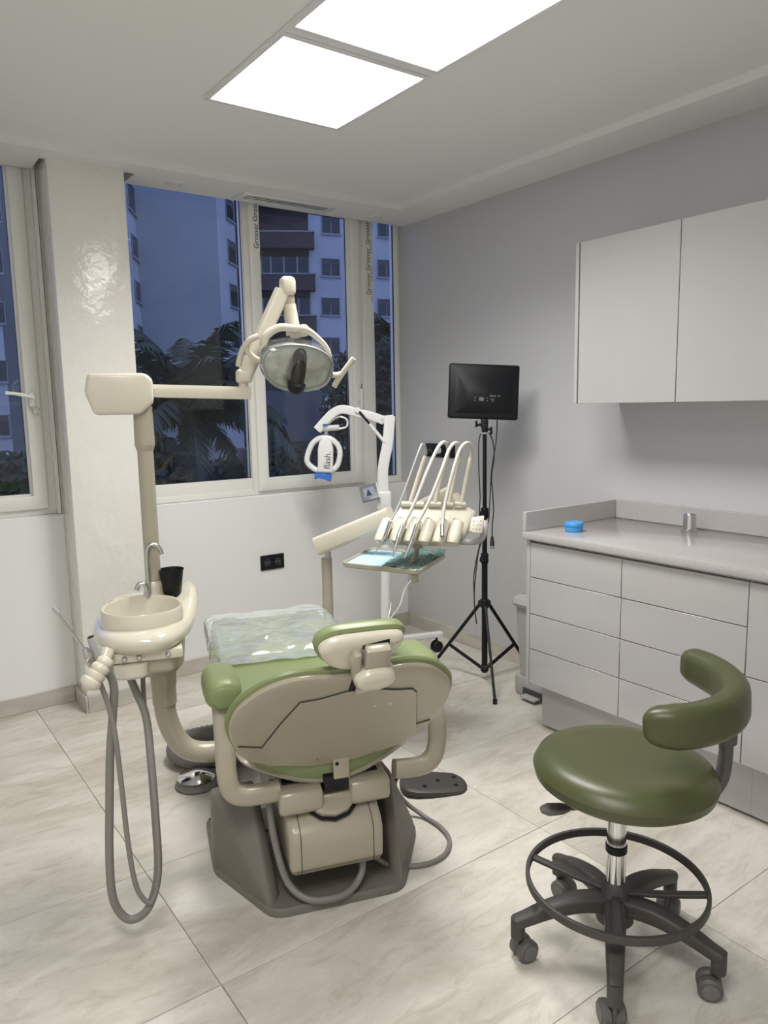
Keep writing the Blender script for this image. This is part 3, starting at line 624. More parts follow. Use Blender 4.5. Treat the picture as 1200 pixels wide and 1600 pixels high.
b = B(); rbox(b, (0, .13, .372), (.30, .09, .012), .004); rbox(b, (.005, .12, .375), (.1, .08, .05), .01); cyl(b, (-.03, .065, .372), (.045, .065, .372), .028, 20); obj('hinge', b, BLACK, t)
b = B(); bb(b, -.16, .16, .16, .95, .352, .372, .01, 2); obj('under_frame', b, DGREY, t)
# seat and leg rest
def seatz(u, v):
    z = 0.055 * max(0, min(1, (v - .25) / .6)) ** 1.2
    k = max(0, min(1, (v - .15) / .35)); return z - .032 * (1 - k) + .765 * max(0, abs(u) - .03) ** 1.5 * (1 - k * k * (3 - 2 * k))
b = B(); loft(b, [(-.275, .11), (-.2, .075), (0, .06), (.2, .075), (.275, .11), (.285, .3), (.27, .7), (.26, .78), (-.26, .78), (-.27, .7), (-.285, .3)], [(.03, .395), (.005, .40), (0, .408), (.01, .418)], k=4, zf=seatz); obj('seat_pan', b, BEIGE, t)
b = B(); loft(b, [(-.255, .115), (-.17, .075), (0, .062), (.17, .075), (.255, .115), (.272, .3), (.268, .6), (.262, .76), (.15, .775), (-.15, .775), (-.262, .76), (-.268, .6), (-.272, .3)], [(.03, .405), (.004, .415), (-.004, .44), (.0, .465), (.012, .487), (.035, .498), (.07, .502), (.12, .503), (.17, .503), (.21, .503)], k=5, zf=seatz); obj('seat', b, GREEN, t)
b = B(); loft(b, [(-.255, .79), (-.2, .782), (.2, .782), (.255, .79), (.26, 1.0), (.25, 1.25), (.2, 1.29), (-.2, 1.29), (-.25, 1.25), (-.26, 1.0)], [(.02, .425), (.002, .432), (-.002, .455), (.004, .485), (.018, .505), (.05, .513), (.1, .514)], k=5, zf=lambda u, v: .05 + .02 * (v - .8)); obj('leg_rest', b, GREEN, t)
# arms
for s_, uc in ((-1, -.308), (1, .32)):
    b = B(); tube(b, [(uc, .078, .672), (uc, .088, .672), (uc, .11, .674), (uc, .16, .676), (uc, .21, .676), (uc, .25, .675), (uc, .275, .672), (uc, .285, .67)], [.5, .78, .95, 1, 1, .95, .78, .5], sec=rsec(.098, .112, .46, 6), k=5, up=U); pad = obj('arm_pad', b, GREEN, t)
    uo = uc + s_ * (.005)
    b = B(); 
    if s_ < 0: pth = [(-.312, .16, .64), (-.312, .13, .60), (-.312, .10, .53), (-.312, .085, .44), (-.300, .085, .385), (-.265, .085, .362), (-.2, .085, .358), (-.158, .085, .36)]
    else: pth = [(.325, .2, .64), (.345, .15, .59), (.352, .10, .53), (.352, .085, .45), (.340, .085, .39), (.305, .085, .362), (.25, .085, .36), (.205, .085, .365)]
    tube(b, pth, 1, sec=rsec(.05, .058, .35, 4), k=6, up=(0, 1, 0)); obj('arm_frame', b, BEIGE, t)
# backrest
e2 = Vector((0, -.602, .7985)); en = Vector((0, .7985, .602)); p0 = Vector((0, .075, .415))
BK = Matrix(((1, e2.x, en.x, p0.x), (0, e2.y, en.y, p0.y), (0, e2.z, en.z, p0.z), (0, 0, 0, 1)))
half = [(.06, .024), (.15, .04), (.215, .075), (.265, .115), (.29, .17), (.308, .23), (.316, .29), (.312, .34), (.294, .395), (.25, .45), (.2, .483), (.14, .496), (.06, .488)]
BO = half + [(-u, q) for u, q in reversed(half)]
bc = lambda u, q: 0
b = B(); loft(b, BO, [(.05, .0), (.014, .0), (.004, .003), (0, .009), (.001, .016), (.02, .018)], BK, k=4, zf=bc); bs = obj('back_shell', b, BEIGE, t)
b = B(); loft(b, BO, [(.02, .014), (.0, .015), (-.008, .02), (-.010, .027), (-.003, .036), (.012, .044), (.04, .05), (.09, .052)], BK, k=4, zf=bc); obj('backrest', b, GREEN, t)
seam = [(-.29, .207), (-.222, .182), (-.178, .298), (-.134, .393), (-.082, .396), (.002, .419), (.07, .413), (.134, .392), (.183, .384), (.198, .366), (.236, .182), (.279, .193)]
low = [(.225, .115), (.17, .065), (.045, .028), (-.06, .028), (-.19, .058), (-.255, .12)]
b = B(); cp = seam[1:11] + [(.255, .14), (.2, .078), (.06, .03), (-.06, .03), (-.2, .078), (-.255, .14)]
def plate(b, poly, h0, h1):
    lo = [b.verts.new(BK @ Vector((u, q, h0 + bc(u, q)))) for u, q in poly]; hi = [b.verts.new(BK @ Vector((u, q, h1 + bc(u, q)))) for u, q in poly]
    ring_faces(b, lo, hi); b.faces.new(hi); b.faces.new(lo[::-1])
plate(b, cp, .006, -.006); obj('back_cover', b, BEIGE, t)
b = B(); tube(b, [BK @ Vector((u, q, -.0015 + bc(u, q))) for u, q in seam], .0024, 6, spline=False); obj('cover_seam', b, GAP, bs)
for u, q in ((-.054, .331), (.081, .326), (.126, .328), (-.054, .068), (.122, .064)):
    b = B(); lathe(b, [(.0, -.0062), (.004, -.0066), (.0065, -.006), (.0065, -.003)], 12, BK @ Matrix.Translation((u, q, bc(u, q)))); obj('screw', b, STEEL, t)
b = B(); rbox(b, (.024, .046, .405), (.05, .009, .10), .003, 2, None); rbox(b, (.024, .052, .362), (.07, .012, .02), .003, 1); o = obj('hinge_strap', b, BEIGE, t)
b = B(); cyl(b, (.01, .0405, .435), (.01, .043, .435), .006, 12); obj('hinge_bolt', b, BLACK, o)
# headrest
hr = R(30); h2 = Vector((0, -math.sin(hr), math.cos(hr))); hn = Vector((0, math.cos(hr), math.sin(hr))); hp = Vector((.0, -.26, .88))
HK = Matrix(((1, h2.x, hn.x, hp.x), (0, h2.y, hn.y, hp.y), (0, h2.z, hn.z, hp.z), (0, 0, 0, 1)))
HO = [(-.101, .017), (-.067, .047), (.01, .052), (.078, .051), (.111, .045), (.123, .024), (.107, -.021), (.08, -.052), (.016, -.071), (-.044, -.062), (-.08, -.034)]
b = B(); loft(b, HO, [(.024, -.004), (.010, -.002), (.002, .006), (0, .02), (.015, .024)], HK, k=6); obj('headrest_shell', b, BEIGE2, t)
b = B(); loft(b, HO, [(.02, .02), (-.002, .021), (-.009, .028), (-.010, .04), (-.004, .055), (.01, .066), (.02, .070), (.032, .072)], HK, k=6); obj('headrest', b, GREEN, t)
b = B(); prism(b, [(.012, .032), (.078, .034), (.084, -.03), (.088, -.085), (.02, -.085), (.014, -.04)], -.034, -.003, HK, .007, 2)
prism(b, [(-.024, -.005), (-.016, .018), (.002, .02), (.006, -.04), (.018, -.06), (.02, -.118), (.004, -.115), (-.012, -.075)], -.030, -.002, HK, .005, 2); nb = obj('neck_bracket', b, BEIGE, t)
b = B(); prism(b, [(.009, .028), (.079, .04), (.082, .02), (.009, .012)], -.004, -.0005, HK, 0, 1); obj('neck_recess', b, BLACK, nb)
b = B(); kn = HK @ Matrix.Translation((.046, -.066, -.036)) @ Matrix.Diagonal((1.12, 1, 1, 1)); loft(b, [(-.05, .0), (-.044, .02), (-.022, .034), (.0, .036), (.026, .034), (.044, .02), (.048, 0), (.04, -.02), (.016, -.036), (-.02, -.036), (-.042, -.022)], [(.0, .03), (.0, .0), (.004, -.012), (.012, -.017), (.025, -.018)], kn, k=3); obj('neck_knob', b, BEIGE2, t)
b = B(); tube(b, [HK @ Vector((.045, -.09, -.01)), HK @ Vector((.04, -.13, .0)), BK @ Vector((.034, .48, -.008)), BK @ Vector((.034, .415, -.007))], 1, sec=rsec(.052, .008, .2), spline=False, up=(1, 0, 0)); obj('neck_slide', b, STEEL, t)
b = B(); prism(b, [(-.006, .412), (.078, .41), (.074, .492), (-.002, .492)], -.0045, .004, BK, .003, 1); obj('neck_slot', b, BLACK, bs)
# cables of the chair
b = B(); tube(b, [(-.17, .16, .36), (-.185, .12, .28), (-.175, .08, .17), (-.15, .04, .08), (-.10, .0, .045), (-.03, -.012, .038), (.03, -.0, .042), (.075, .03, .07), (.085, .05, .12)], .011, 10, 6); obj('base_hose', b, GREYH, t)
b = B(); tube(b, [(-.12, 1.02, .05), (-.25, 1.02, .05), (-.36, 1.04, .05), (-.425, 1.12, .052), (-.40, 1.21, .052), (-.30, 1.25, .05), (-.15, 1.25, .05)], .046, 16, 12)
for i, v in enumerate(b.verts):
    pass
vs = list(b.verts); n = 16; cen = []
for i in range(0, len(vs), n):
    c = sum((v.co for v in vs[i:i + n]), Vector()) / n
    f = 1.0 if (i // n) % 2 else .9
    for v in vs[i:i + n]: v.co = c + (v.co - c) * f
obj('corrugated_hose', b, GREYH, t, ang=80)

# plastic film on the leg rest
t0 = chair_thing('plastic_cover', 'crinkled clear plastic film over the foot end of the dental chair', 'plastic cover', 0, 1.0)
b = B(); nu, nv = 56, 44; G = []
from mathutils import noise as NZ
for j in range(nv + 1):
    row = []
    for i in range(nu + 1):
        uu = -.345 + .69 * i / nu; vv = .70 + .60 * j / nv
        edge = max(0, abs(uu) - .258); u = max(-.268, min(.268, uu)); 
        base = (.516 + .05 + .02 * (vv - .8)) if vv > .775 else .503 + seatz(u, vv)
        rn = max(0, abs(u) - .225); base -= 6 * rn * rn
        z = base + .007 - edge * .9
        w_ = NZ.noise(Vector((uu * 5, vv * 22, 3))) * .020 + NZ.noise(Vector((uu * 10 + 5, vv * 46, 1))) * .011
        z += abs(w_) if edge == 0 else w_ * .4
        u2 = u + (math.copysign(.004 + abs(w_) * .8, uu) if edge > 0 else 0)
        row.append(b.verts.new((u2 + .004 * NZ.noise(Vector((uu * 9, vv * 9, 8))), vv + (.012 * NZ.noise(Vector((uu * 7, 0, 2))) if j == 0 else 0), z)))
    G.append(row)
for j in range(nv):
    for i in range(nu): b.faces.new((G[j][i], G[j][i + 1], G[j + 1][i + 1], G[j + 1][i]))
FILM = glass_mat('clear_film', (.93, .97, .94), .12, .12, 1.45, ((.78, .82, .78), .27))
obj('film_sheet', b, FILM, t0, ang=60)

# foot controls
t = chair_thing('foot_control', 'round silver foot control disc on the floor left of the chair', 'foot pedal', -.36, .91, group='foot controls')
b = B(); cyl(b, (-.36, .91, 0), (-.36, .91, .03), .088, 36, .08, bev=.008); rbox(b, (-.27, .92, .016), (.14, .1, .03), .012, 3); obj('housing', b, GREYH, t)
b = B(); lathe(b, [(0, .058), (.02, .055), (.07, .040), (.076, .034), (.07, .032), (0, .032)], 48, Matrix.Translation((-.362, .905, .004))); obj('disc', b, CHROME, t)
pp = CHI @ at_z(680, 1222, 0.02)
t = chair_thing('foot_pedal', 'flat black rounded foot pedal on the floor right of the chair', 'foot pedal', pp.x, pp.y, group='foot controls')
b = B(); pm = Matrix.Translation((pp.x, pp.y, 0)) @ Matrix.Rotation(R(-12), 4, 'Z')
loft(b, [(-.12, -.075), (.06, -.08), (.115, -.05), (.125, .0), (.11, .05), (.06, .08), (-.12, .075)], [(.004, 0), (0, .006), (.002, .02), (.012, .026), (.03, .027)], pm, k=4, zf=lambda x, y: -.08 * x); obj('body', b, DGREY, t)
for x, y in ((.01, .0), (.08, .03), (.075, -.035), (-.05, .045), (-.05, -.045)):
    b = B(); lathe(b, [(0, .004), (.008, .003), (.01, 0), (0, 0)], 14, pm @ Matrix.Translation((x, y, .0265 - .08 * x))); obj('stud', b, BLACK, t)
cp = lambda px, py, z: CHI @ at_z(px, py, z)
b = B(); tube(b, [cp(622, 1212, .22), cp(617, 1228, .15), cp(632, 1252, .06), cp(662, 1275, .012), cp(688, 1292, .01), cp(702, 1312, .01), cp(697, 1332, .01), cp(678, 1346, .01), cp(650, 1353, .01), cp(622, 1352, .012), cp(600, 1348, .05), Vector((.10, .08, .12))], .008, 10, 6)
obj('pedal_cord', b, GREYH, t)
# ================================================================ CUSPIDOR (SPITTOON) UNIT
CVV = .40
c0 = cv(257, 1090, CVV); CU = c0.x
t = chair_thing('spittoon_unit', 'ivory spittoon bowl on a bent beige column left of the dental chair', 'spittoon', CU, CVV)
ez = cv(275, 1160, CVV).z; pe = cv(350, 1172, CVV)
r_ = .034
b = B(); tube(b, [(CU, CVV, .62), (CU, CVV, .57), (CU + .002, CVV, ez + .10), (CU + .022, CVV, ez + .03), (CU + .06, CVV, ez - .025), (CU + .12, CVV, ez - .048), (-.27, CVV, ez - .05), (-.15, CVV + .01, ez - .05)], r_, 24, 7); obj('elbow_pipe', b, BEIGE, t)
b = B(); cyl(b, (CU, CVV, .555), (CU, CVV, .625), r_ + .004, 28, bev=.003); obj('pipe_collar', b, BEIGE, t)
b = B(); cyl(b, (CU, CVV, .62), (CU, CVV, .79), r_ + .006, 28, r_ + .012); loft(b, [(CU - .075, CVV - .07), (CU + .05, CVV - .05), (CU + .055, CVV + .05), (CU - .075, CVV + .06)], [(.02, .67), (.0, .69), (-.01, .80)], k=4); obj('column_housing', b, BEIGE, t)
BOUT = [(-.665, .34), (-.655, .25), (-.615, .165), (-.55, .13), (-.47, .13), (-.415, .185), (-.365, .32), (-.345, .44), (-.36, .51), (-.45, .54), (-.58, .55), (-.635, .47)]
sm = lambda x: max(0, min(1, x)) ** 2 * (3 - 2 * max(0, min(1, x)))
bz = lambda u, v: .035 * sm((v - .28) / .22) + .035 * sm((u + .43) / .06) * sm((v - .25) / .2)
b = B(); rg = loft(b, BOUT, [(.04, .805), (.02, .808), (.006, .822), (.0, .838), (.004, .852), (.014, .861), (.024, .865)], k=5, zf=bz, caps=False)
inner = []
for v in rg[-1]:                                    # deck runs in to the foot of the bowl wall
    a = math.atan2((v.co.y - .312) / .88, (v.co.x + .52) / .9); u_, v_ = -.52 + .131 * .9 * math.cos(a), .312 + .131 * .88 * math.sin(a)
    inner.append(b.verts.new((u_, v_, .866 + bz(u_, v_))))
ring_faces(b, rg[-1], inner)
cb = b.verts.new((-.51, .33, .805))
for i in range(len(rg[0])): b.faces.new((rg[0][i], cb, rg[0][(i + 1) % len(rg[0])]))
body = obj('bowl_body', b, CERAM, t)
# bowl wall: elliptical ring, hollow inside
BC = Vector((-.52, .312, 0)); bw = []
b = B(); lathe(b, [(.138, .845), (.136, .868), (.133, .902), (.129, .909), (.122, .908), (.118, .90), (.113, .872), (.098, .835), (.055, .815), (0, .81)], 56, Matrix.Translation(BC), .9, .88)
for v in b.verts: v.co.z += .10 * max(0, v.co.y - .312) * .6
bowl = obj('bowl', b, CERAM, t)
b = B(); lathe(b, [(0, .812), (.018, .812), (.02, .816), (.012, .817), (0, .816)], 20, Matrix.Translation((-.52, .30, 0))); obj('drain', b, STEEL, bowl)
b = B(); rbox(b, (-.535, .27, .772), (.20, .19, .075), .015, 3); o = obj('under_box', b, BEIGE, t)
b = B(); rbox(b, (-.525, .20, .797), (.225, .08, .03), .006, 2); obj('control_strip', b, BEIGE2, t)
for u in (-.575, -.535, -.455):
    b = B(); cyl(b, (u, .162, .797), (u, .150, .797), .008, 16, .007, bev=.002); obj('valve_knob', b, STEEL, t)
b = B(); loft(b, [(-.605, .155), (-.53, .145), (-.51, .18), (-.53, .24), (-.60, .24)], [(.012, .735), (0, .745), (0, .78)], k=4); obj('filter_cover', b, BEIGE2, t)
# taps on the bowl deck
TV = .415
def tp(px, py, v=TV): return cv(px, py, v)
b = B(); tube(b, [tp(233, 930), tp(231, 900), tp(229, 872), tp(230, 858), tp(237, 851), tp(246, 853), tp(251, 860), tp(253, 866)], .0062, 12, 6); obj('cup_filler_tap', b, STEEL, t)
b = B(); tube(b, [tp(231, 931, .405), tp(229, 920, .405), tp(224, 913, .405), tp(217, 914, .405), tp(213, 922, .405)], .0075, 12, 6); obj('bowl_rinse_tap', b, STEEL, t)
# ribbed holder with nozzles
HV = .12
hp_ = [cv(168, 1016, .15), cv(160, 1040, HV), cv(155, 1049, HV - .01), cv(149, 1056, HV - .015), cv(142, 1066, HV - .02)]
b = B(); tube(b, [hp_[0], hp_[1]], [.020, .015], 16, spline=False); obj('holder_neck', b, BEIGE2, t)
for i, (px, py, r) in enumerate(((164, 1034, .022), (157, 1044, .025), (150, 1055, .026), (142, 1066, .029))):
    p = cv(px, py, HV - .06 - .006 * i); b = B(); d = (hp_[4] - hp_[1]).normalized(); q = Vector((0, 0, 1)).rotation_difference(d).to_matrix().to_4x4()
    lathe(b, [(0, -.013), (r * .75, -.012), (r, -.004), (r, .005), (r * .8, .013), (0, .016 if i < 3 else .026)], 22, Matrix.Translation(p) @ q); obj('holder_segment', b, BEIGE2, t)
b = B(); tube(b, [cv(83, 949, .06), cv(90, 958, .06)], .0048, 10, spline=False); obj('saliva_tip', b, GREYL, t)
b = B(); tube(b, [cv(88, 956, .06), cv(112, 988, .07), cv(134, 1017, .08)], .0036, 10, 3); obj('saliva_tube', b, STEEL, t)
b = B(); tube(b, [cv(133, 1014, .08), cv(138, 1024, .085), cv(144, 1040, .09)], [.008, .012, .011], 14, 3); cyl(b, cv(139, 1030, .08), cv(134, 1036, .06), .006, 10); obj('saliva_handpiece', b, STEEL, t)
b = B(); tube(b, [cv(142, 996, .10), cv(147, 1010, .10), cv(155, 1034, .10)], [.011, .012, .013], 16, 3); obj('suction_handpiece', b, GREYL, t)
b = B(); cyl(b, cv(141.5, 994.5, .10), cv(142, 996, .10), .0085, 14); obj('suction_opening', b, BLACK, t)
H = lambda px, py, v: cv(px, py, v)
b = B(); tube(b, [H(159, 1040, .10), H(170, 1052, .10), H(178, 1075, .10), H(176, 1120, .10), H(172, 1180, .09), H(171, 1260, .08), H(171, 1340, .06), H(175, 1395, .05), H(186, 1424, .045), H(205, 1437, .04), H(228, 1424, .04), H(242, 1392, .05), H(247, 1350, .06), H(243, 1280, .09), H(236, 1190, .14), H(228, 1120, .2), H(212, 1080, .23), H(198, 1045, .24)], .0115, 12, 6); obj('suction_hose', b, GREYH, t)
b = B(); tube(b, [H(146, 1045, .09), H(158, 1072, .09), H(170, 1105, .08), H(180, 1150, .07), H(190, 1230, .06), H(199, 1310, .045), H(210, 1375, .035), H(222, 1402, .03), H(236, 1410, .03), H(245, 1385, .04), H(248, 1350, .05), H(244, 1280, .08), H(236, 1200, .13), H(228, 1130, .2), H(224, 1080, .25), H(223, 1045, .27)], .0072, 10, 6); obj('saliva_hose', b, GREYH, t)
# paper cup
cpz = .868 + bz(-.425, .44)
t = chair_thing('cup', 'black plastic cup standing on the spittoon deck', 'cup', -.428, .43)
CPz = Matrix.Translation((-.425, .44, .899)); 
b = B(); lathe(b, [(0, .0), (.026, 0), (.027, .004), (.0375, .086), (.0395, .087), (.040, .091), (.0375, .091), (.0365, .087), (.025, .006), (0, .005)], 36, CPz); obj('cup_body', b, BLACK, t)
# ================================================================ DENTAL LAMP
LV = .45
t = chair_thing('dental_lamp', 'beige dental operating lamp on a jointed arm and tall pole', 'dental lamp', -.478, LV)
q0 = cv(240, 930, LV); pu = -.482
L = lambda px, py, v=LV: cv(px, py, v)
zt = L(222, 650).z; zs = L(222, 695).z
b = B(); cyl(b, (pu, LV, .885), (pu, LV, zs + .02), .0245, 28); obj('pole', b, BEIGE, t)
b = B(); lathe(b, [(.025, .0), (.032, 0), (.033, .02), (.029, .03), (.031, .04), (.028, .055), (.025, .06)], 32, Matrix.Translation((pu, LV, .895))); obj('pole_boot', b, CERAM, t)
b = B(); cyl(b, (pu, LV, zs), (pu, LV, zt + .03), .031, 28, .029); lathe(b, [(.0246, -.02), (.031, 0)], 28, Matrix.Translation((pu, LV, zs))); obj('pole_sleeve', b, BEIGE, t)
a_, b_, c_, d_ = L(131, 600), L(150, 584), L(237, 590), L(237, 634)
b = B(); xs0, xs1 = L(133, 612).x, L(239, 612).x; zt_, zb_ = L(190, 584).z, L(190, 648).z
tb = B(); hull(tb, [(x, y, z) for y in (LV - .055, LV + .055) for x, z in ((xs0, (zt_ * .55 + zb_ * .45)), (xs0 + .012, zt_), (xs1 - .02, zt_), (xs1, zt_ - .02), (xs1, zb_ + .035), (xs1 - .03, zb_ + .01), (xs1 - .04, zb_), (xs0 + .025, zb_))])
bmesh.ops.dissolve_limit(tb, angle_limit=R(3), verts=tb.verts, edges=tb.edges); bmesh.ops.bevel(tb, geom=tb.edges[:], offset=.012, segments=3, profile=.5, affect='EDGES'); _put(b, tb); obj('arm_housing', b, BEIGE2, t)
b = B(); A0, A1 = L(225, 611), L(391, 615); zc_ = (A0.z + A1.z) / 2
tube(b, [(A0.x, LV, A0.z), (A1.x, LV, A1.z)], 1, sec=[(.021, -.014), (.021, .014), (.004, .02), (-.019, .016), (-.019, -.016), (.004, -.02)], spline=False); ra = obj('lower_arm', b, BEIGE2, t)
b = B(); cyl(b, L(380, 606), L(380, 592), .014, 20); obj('arm_joint', b, BEIGE2, t)
p1, p2 = L(381, 588), L(441, 455)
b = B(); tube(b, [p1 + Vector((0, 0, -.004)), p1.lerp(p2, .5), p2], 1, sec=rsec(.05, .048, .3), spline=False, up=(1, 0, 0)); rbox(b, p1, (.05, .05, .045), .012, 3); o = obj('upper_arm', b, BEIGE2, t)
b = B(); hcp = L(449, 448); rbox(b, hcp, (.05, .056, .062), .016, 3); obj('elbow_cap', b, BEIGE2, t)
b = B(); tube(b, [L(449, 450), L(452, 478)], .0195, 18, spline=False); obj('swivel', b, BEIGE, t)
b = B(); tube(b, [L(452, 476), L(459, 524)], [.021, .025], 20, spline=False); obj('stem', b, BEIGE2, t)
# head frame
LF = LV - .06
hc = cv(465, 575, LF)
nrm = Vector((.03, -.90, -.43)).normalized(); xa = Vector((.98, -.05, -.17)); xa = (xa - nrm * xa.dot(nrm)).normalized(); ya = nrm.cross(xa) * 1
if ya.z < 0: ya = -ya
HM = Matrix(((xa.x, ya.x, nrm.x, hc.x), (xa.y, ya.y, nrm.y, hc.y), (xa.z, ya.z, nrm.z, hc.z), (0, 0, 0, 1)))
LO = [(-.118, .012), (-.105, .048), (-.06, .07), (0, .078), (.06, .07), (.1, .048), (.113, .01), (.105, -.035), (.07, -.062), (.0, -.075), (-.06, -.066), (-.1, -.035)]
b = B(); loft(b, LO, [(.045, -.075), (.02, -.06), (.004, -.03), (.0, -.005), (.004, -.002)], HM, caps=False, k=5)
loft(b, LO, [(.004, -.002), (.008, -.005), (.012, -.03), (.026, -.056), (.05, -.070), (.065, -.072)], HM, k=5); obj('reflector', b, mat('lamp_reflector', (.78, .79, .76), .3, metal=.55, noise=.3, nscale=30), t)
CLEAR = glass_mat('clear_cover', (.93, .95, .95), .04, .06, 1.5, ((.8, .82, .82), .02))
b = B(); loft(b, LO, [(-.004, -.05), (-.007, -.02), (-.005, .008), (.006, .02), (.022, .025), (.05, .028)], HM, caps=True, k=5); cvr = obj('clear_shell', b, CLEAR, t)
b = B(); tube(b, [HM @ Vector((p.x, p.y, .0)) for p in catmull([(x * .985, y * .985, 0) for x, y in LO], 4, True)], .0035, 8, spline=False, closed=True); obj('shell_rim', b, mat('milky_plastic', (.75, .76, .73), .2), t)
b = B(); tube(b, [HM @ Vector(p) for p in ((.0, .062, -.04), (.0, .04, -.004), (-.002, .0, .02), (-.002, -.045, .03))], [.020, .023, .025, .023], 18, 4); bh = obj('bulb_shield', b, mat('smoked_plastic', (.018, .016, .012), .25), t)
b = B(); cyl(b, HM @ Vector((-.002, -.034, .03)), HM @ Vector((-.002, -.072, .032)), .030, 24, .026, bev=.008); obj('bulb_cap', b, BLACK, t)
b = B(); j = HM @ Vector((.012, .112, -.045)); l_ = [HM @ Vector(p) for p in ((-.112, .02, -.03), (-.108, .07, -.05), (-.07, .105, -.055), (-.02, .112, -.05), (.012, .115, -.045), (.055, .095, -.05), (.1, .06, -.045), (.116, .015, -.03))]
tube(b, l_, [.012, .014, .013, .011, .012, .009, .008, .009], 14, 6); tube(b, [L(459, 520), j], .02, 16, spline=False); obj('yoke', b, BEIGE2, t)
b = B(); tube(b, [HM @ Vector(p) for p in ((.113, -.012, -.01), (.135, -.014, -.01), (.152, -.008, -.01))], .010, 12, 3); tube(b, [HM @ Vector(p) for p in ((.140, -.055, -.012), (.155, -.01, -.01), (.185, .052, -.01))], .0095, 12, 4); obj('handle', b, BEIGE2, t)
b = B(); tube(b, [HM @ Vector(p) for p in ((-.112, .005, -.01), (-.14, .012, -.01), (-.165, .03, -.01), (-.172, .05, -.012))], .0095, 12, 4); tube(b, [HM @ Vector(p) for p in ((-.187, -.02, -.012), (-.183, .03, -.01), (-.165, .068, -.01), (-.14, .085, -.01))], .0095, 12, 5); obj('handle', b, BEIGE2, t)

# ================================================================ DELIVERY UNIT
PV = 1.30
pp = cv(511, 900, PV)
t = chair_thing('delivery_unit', 'ivory instrument delivery unit with whip hoses on a swing arm behind the chair', 'delivery unit', pp.x, PV)
DI = CHI.to_3x3()
b = B(); cyl(b, (pp.x, PV, .02), (pp.x, PV, cv(511, 872, PV).z), .0245, 28); obj('post', b, BEIGE, t)
b = B(); cyl(b, (pp.x, PV, 0), (pp.x, PV, .025), .12, 40, bev=.008); obj('post_foot', b, GREYP, t)
b = B(); cyl(b, cv(512, 872, PV), cv(512, 862, PV), .015, 18); obj('post_pin', b, STEEL, t)
Hc = at(665, 820, 3.1); e1 = DI @ Vector((.811, -.586, 0)); e3 = DI @ Vector((.586, .811, 0)); hc = CHI @ Hc
def hl(px, py, y=0):                               # point on the plane through the head, y metres behind it
    a = CHI @ CAM_P; r = DI @ ray(px, py); k = (hc + e3 * y - a).dot(e3) / r.dot(e3); return a + r * k
b = B(); tube(b, [cv(497, 853, PV), hl(612, 806, .18)], 1, sec=rsec(.085, .06, .25), spline=False); obj('swing_arm', b, BEIGE2, t)
b = B(); tube(b, [hl(640, 806, .26), hl(708, 772, .24)], 1, sec=rsec(.085, .05, .25), spline=False); tube(b, [hl(708, 775, .24), hl(718, 800, .2), hl(690, 815, .12)], .03, 12, 3); obj('rear_arm', b, BEIGE, t)
# body: slanted console
b = B(); tb = B()
hull(tb, [hl(626, 790, .10), hl(738, 792, .10), hl(745, 800, .10), hl(726, 838, -.02), hl(712, 845, -.06), hl(590, 840, -.06), hl(630, 815, .14), hl(742, 822, .14), hl(598, 852, .0), hl(715, 855, .0)])
bmesh.ops.dissolve_limit(tb, angle_limit=R(4), verts=tb.verts, edges=tb.edges); bmesh.ops.bevel(tb, geom=tb.edges[:], offset=.008, segments=2, profile=.5, affect='EDGES'); _put(b, tb); obj('console', b, BEIGE2, t)
for i in range(6):                                  # scalloped holders
    f = i / 5; bt, tp_ = hl(594 + f * 113, 843 + 3 * f, -.085), hl(606 + f * 108, 815 + 2 * f, -.035)
    b = B(); tube(b, [bt - Vector((0, 0, .004)), bt, tp_, tp_ + Vector((0, 0, .004))], [.6, 1, 1, .5], sec=rsec(.05, .060, .45, 4), k=3, up=e3); obj('instrument_holder', b, BEIGE2, t)
for i, (x0, x1) in enumerate(((627, 662), (669, 689), (692, 707), (710, 727))):
    b = B(); tube(b, [hl(x0, 787, .085), hl(x1, 788, .085)], .011, 14, spline=False); obj('hinge_bar', b, BEIGE2, t)
whips = [((641, 785), (657, 735), (665, 713), (666, 703), (660, 694), (654, 706), (640, 745), (625, 785), (612, 812)),
         ((680, 785), (689, 745), (699, 712), (700, 700), (694, 691), (684, 700), (668, 735), (648, 785), (630, 820)),
         ((702, 785), (711, 740), (718, 712), (719, 700), (712, 692), (702, 702), (690, 735), (672, 780), (652, 818)),
         ((721, 786), (729, 745), (736, 715), (738, 703), (731, 692), (720, 700), (711, 725), (699, 770), (693, 800), (691, 822))]
hands = [((610, 815), (602, 838), (585, 866)), ((628, 822), (622, 840), (613, 870)), ((651, 820), (644, 842), (632, 872)), ((691, 820), (691, 830), (691, 838))]
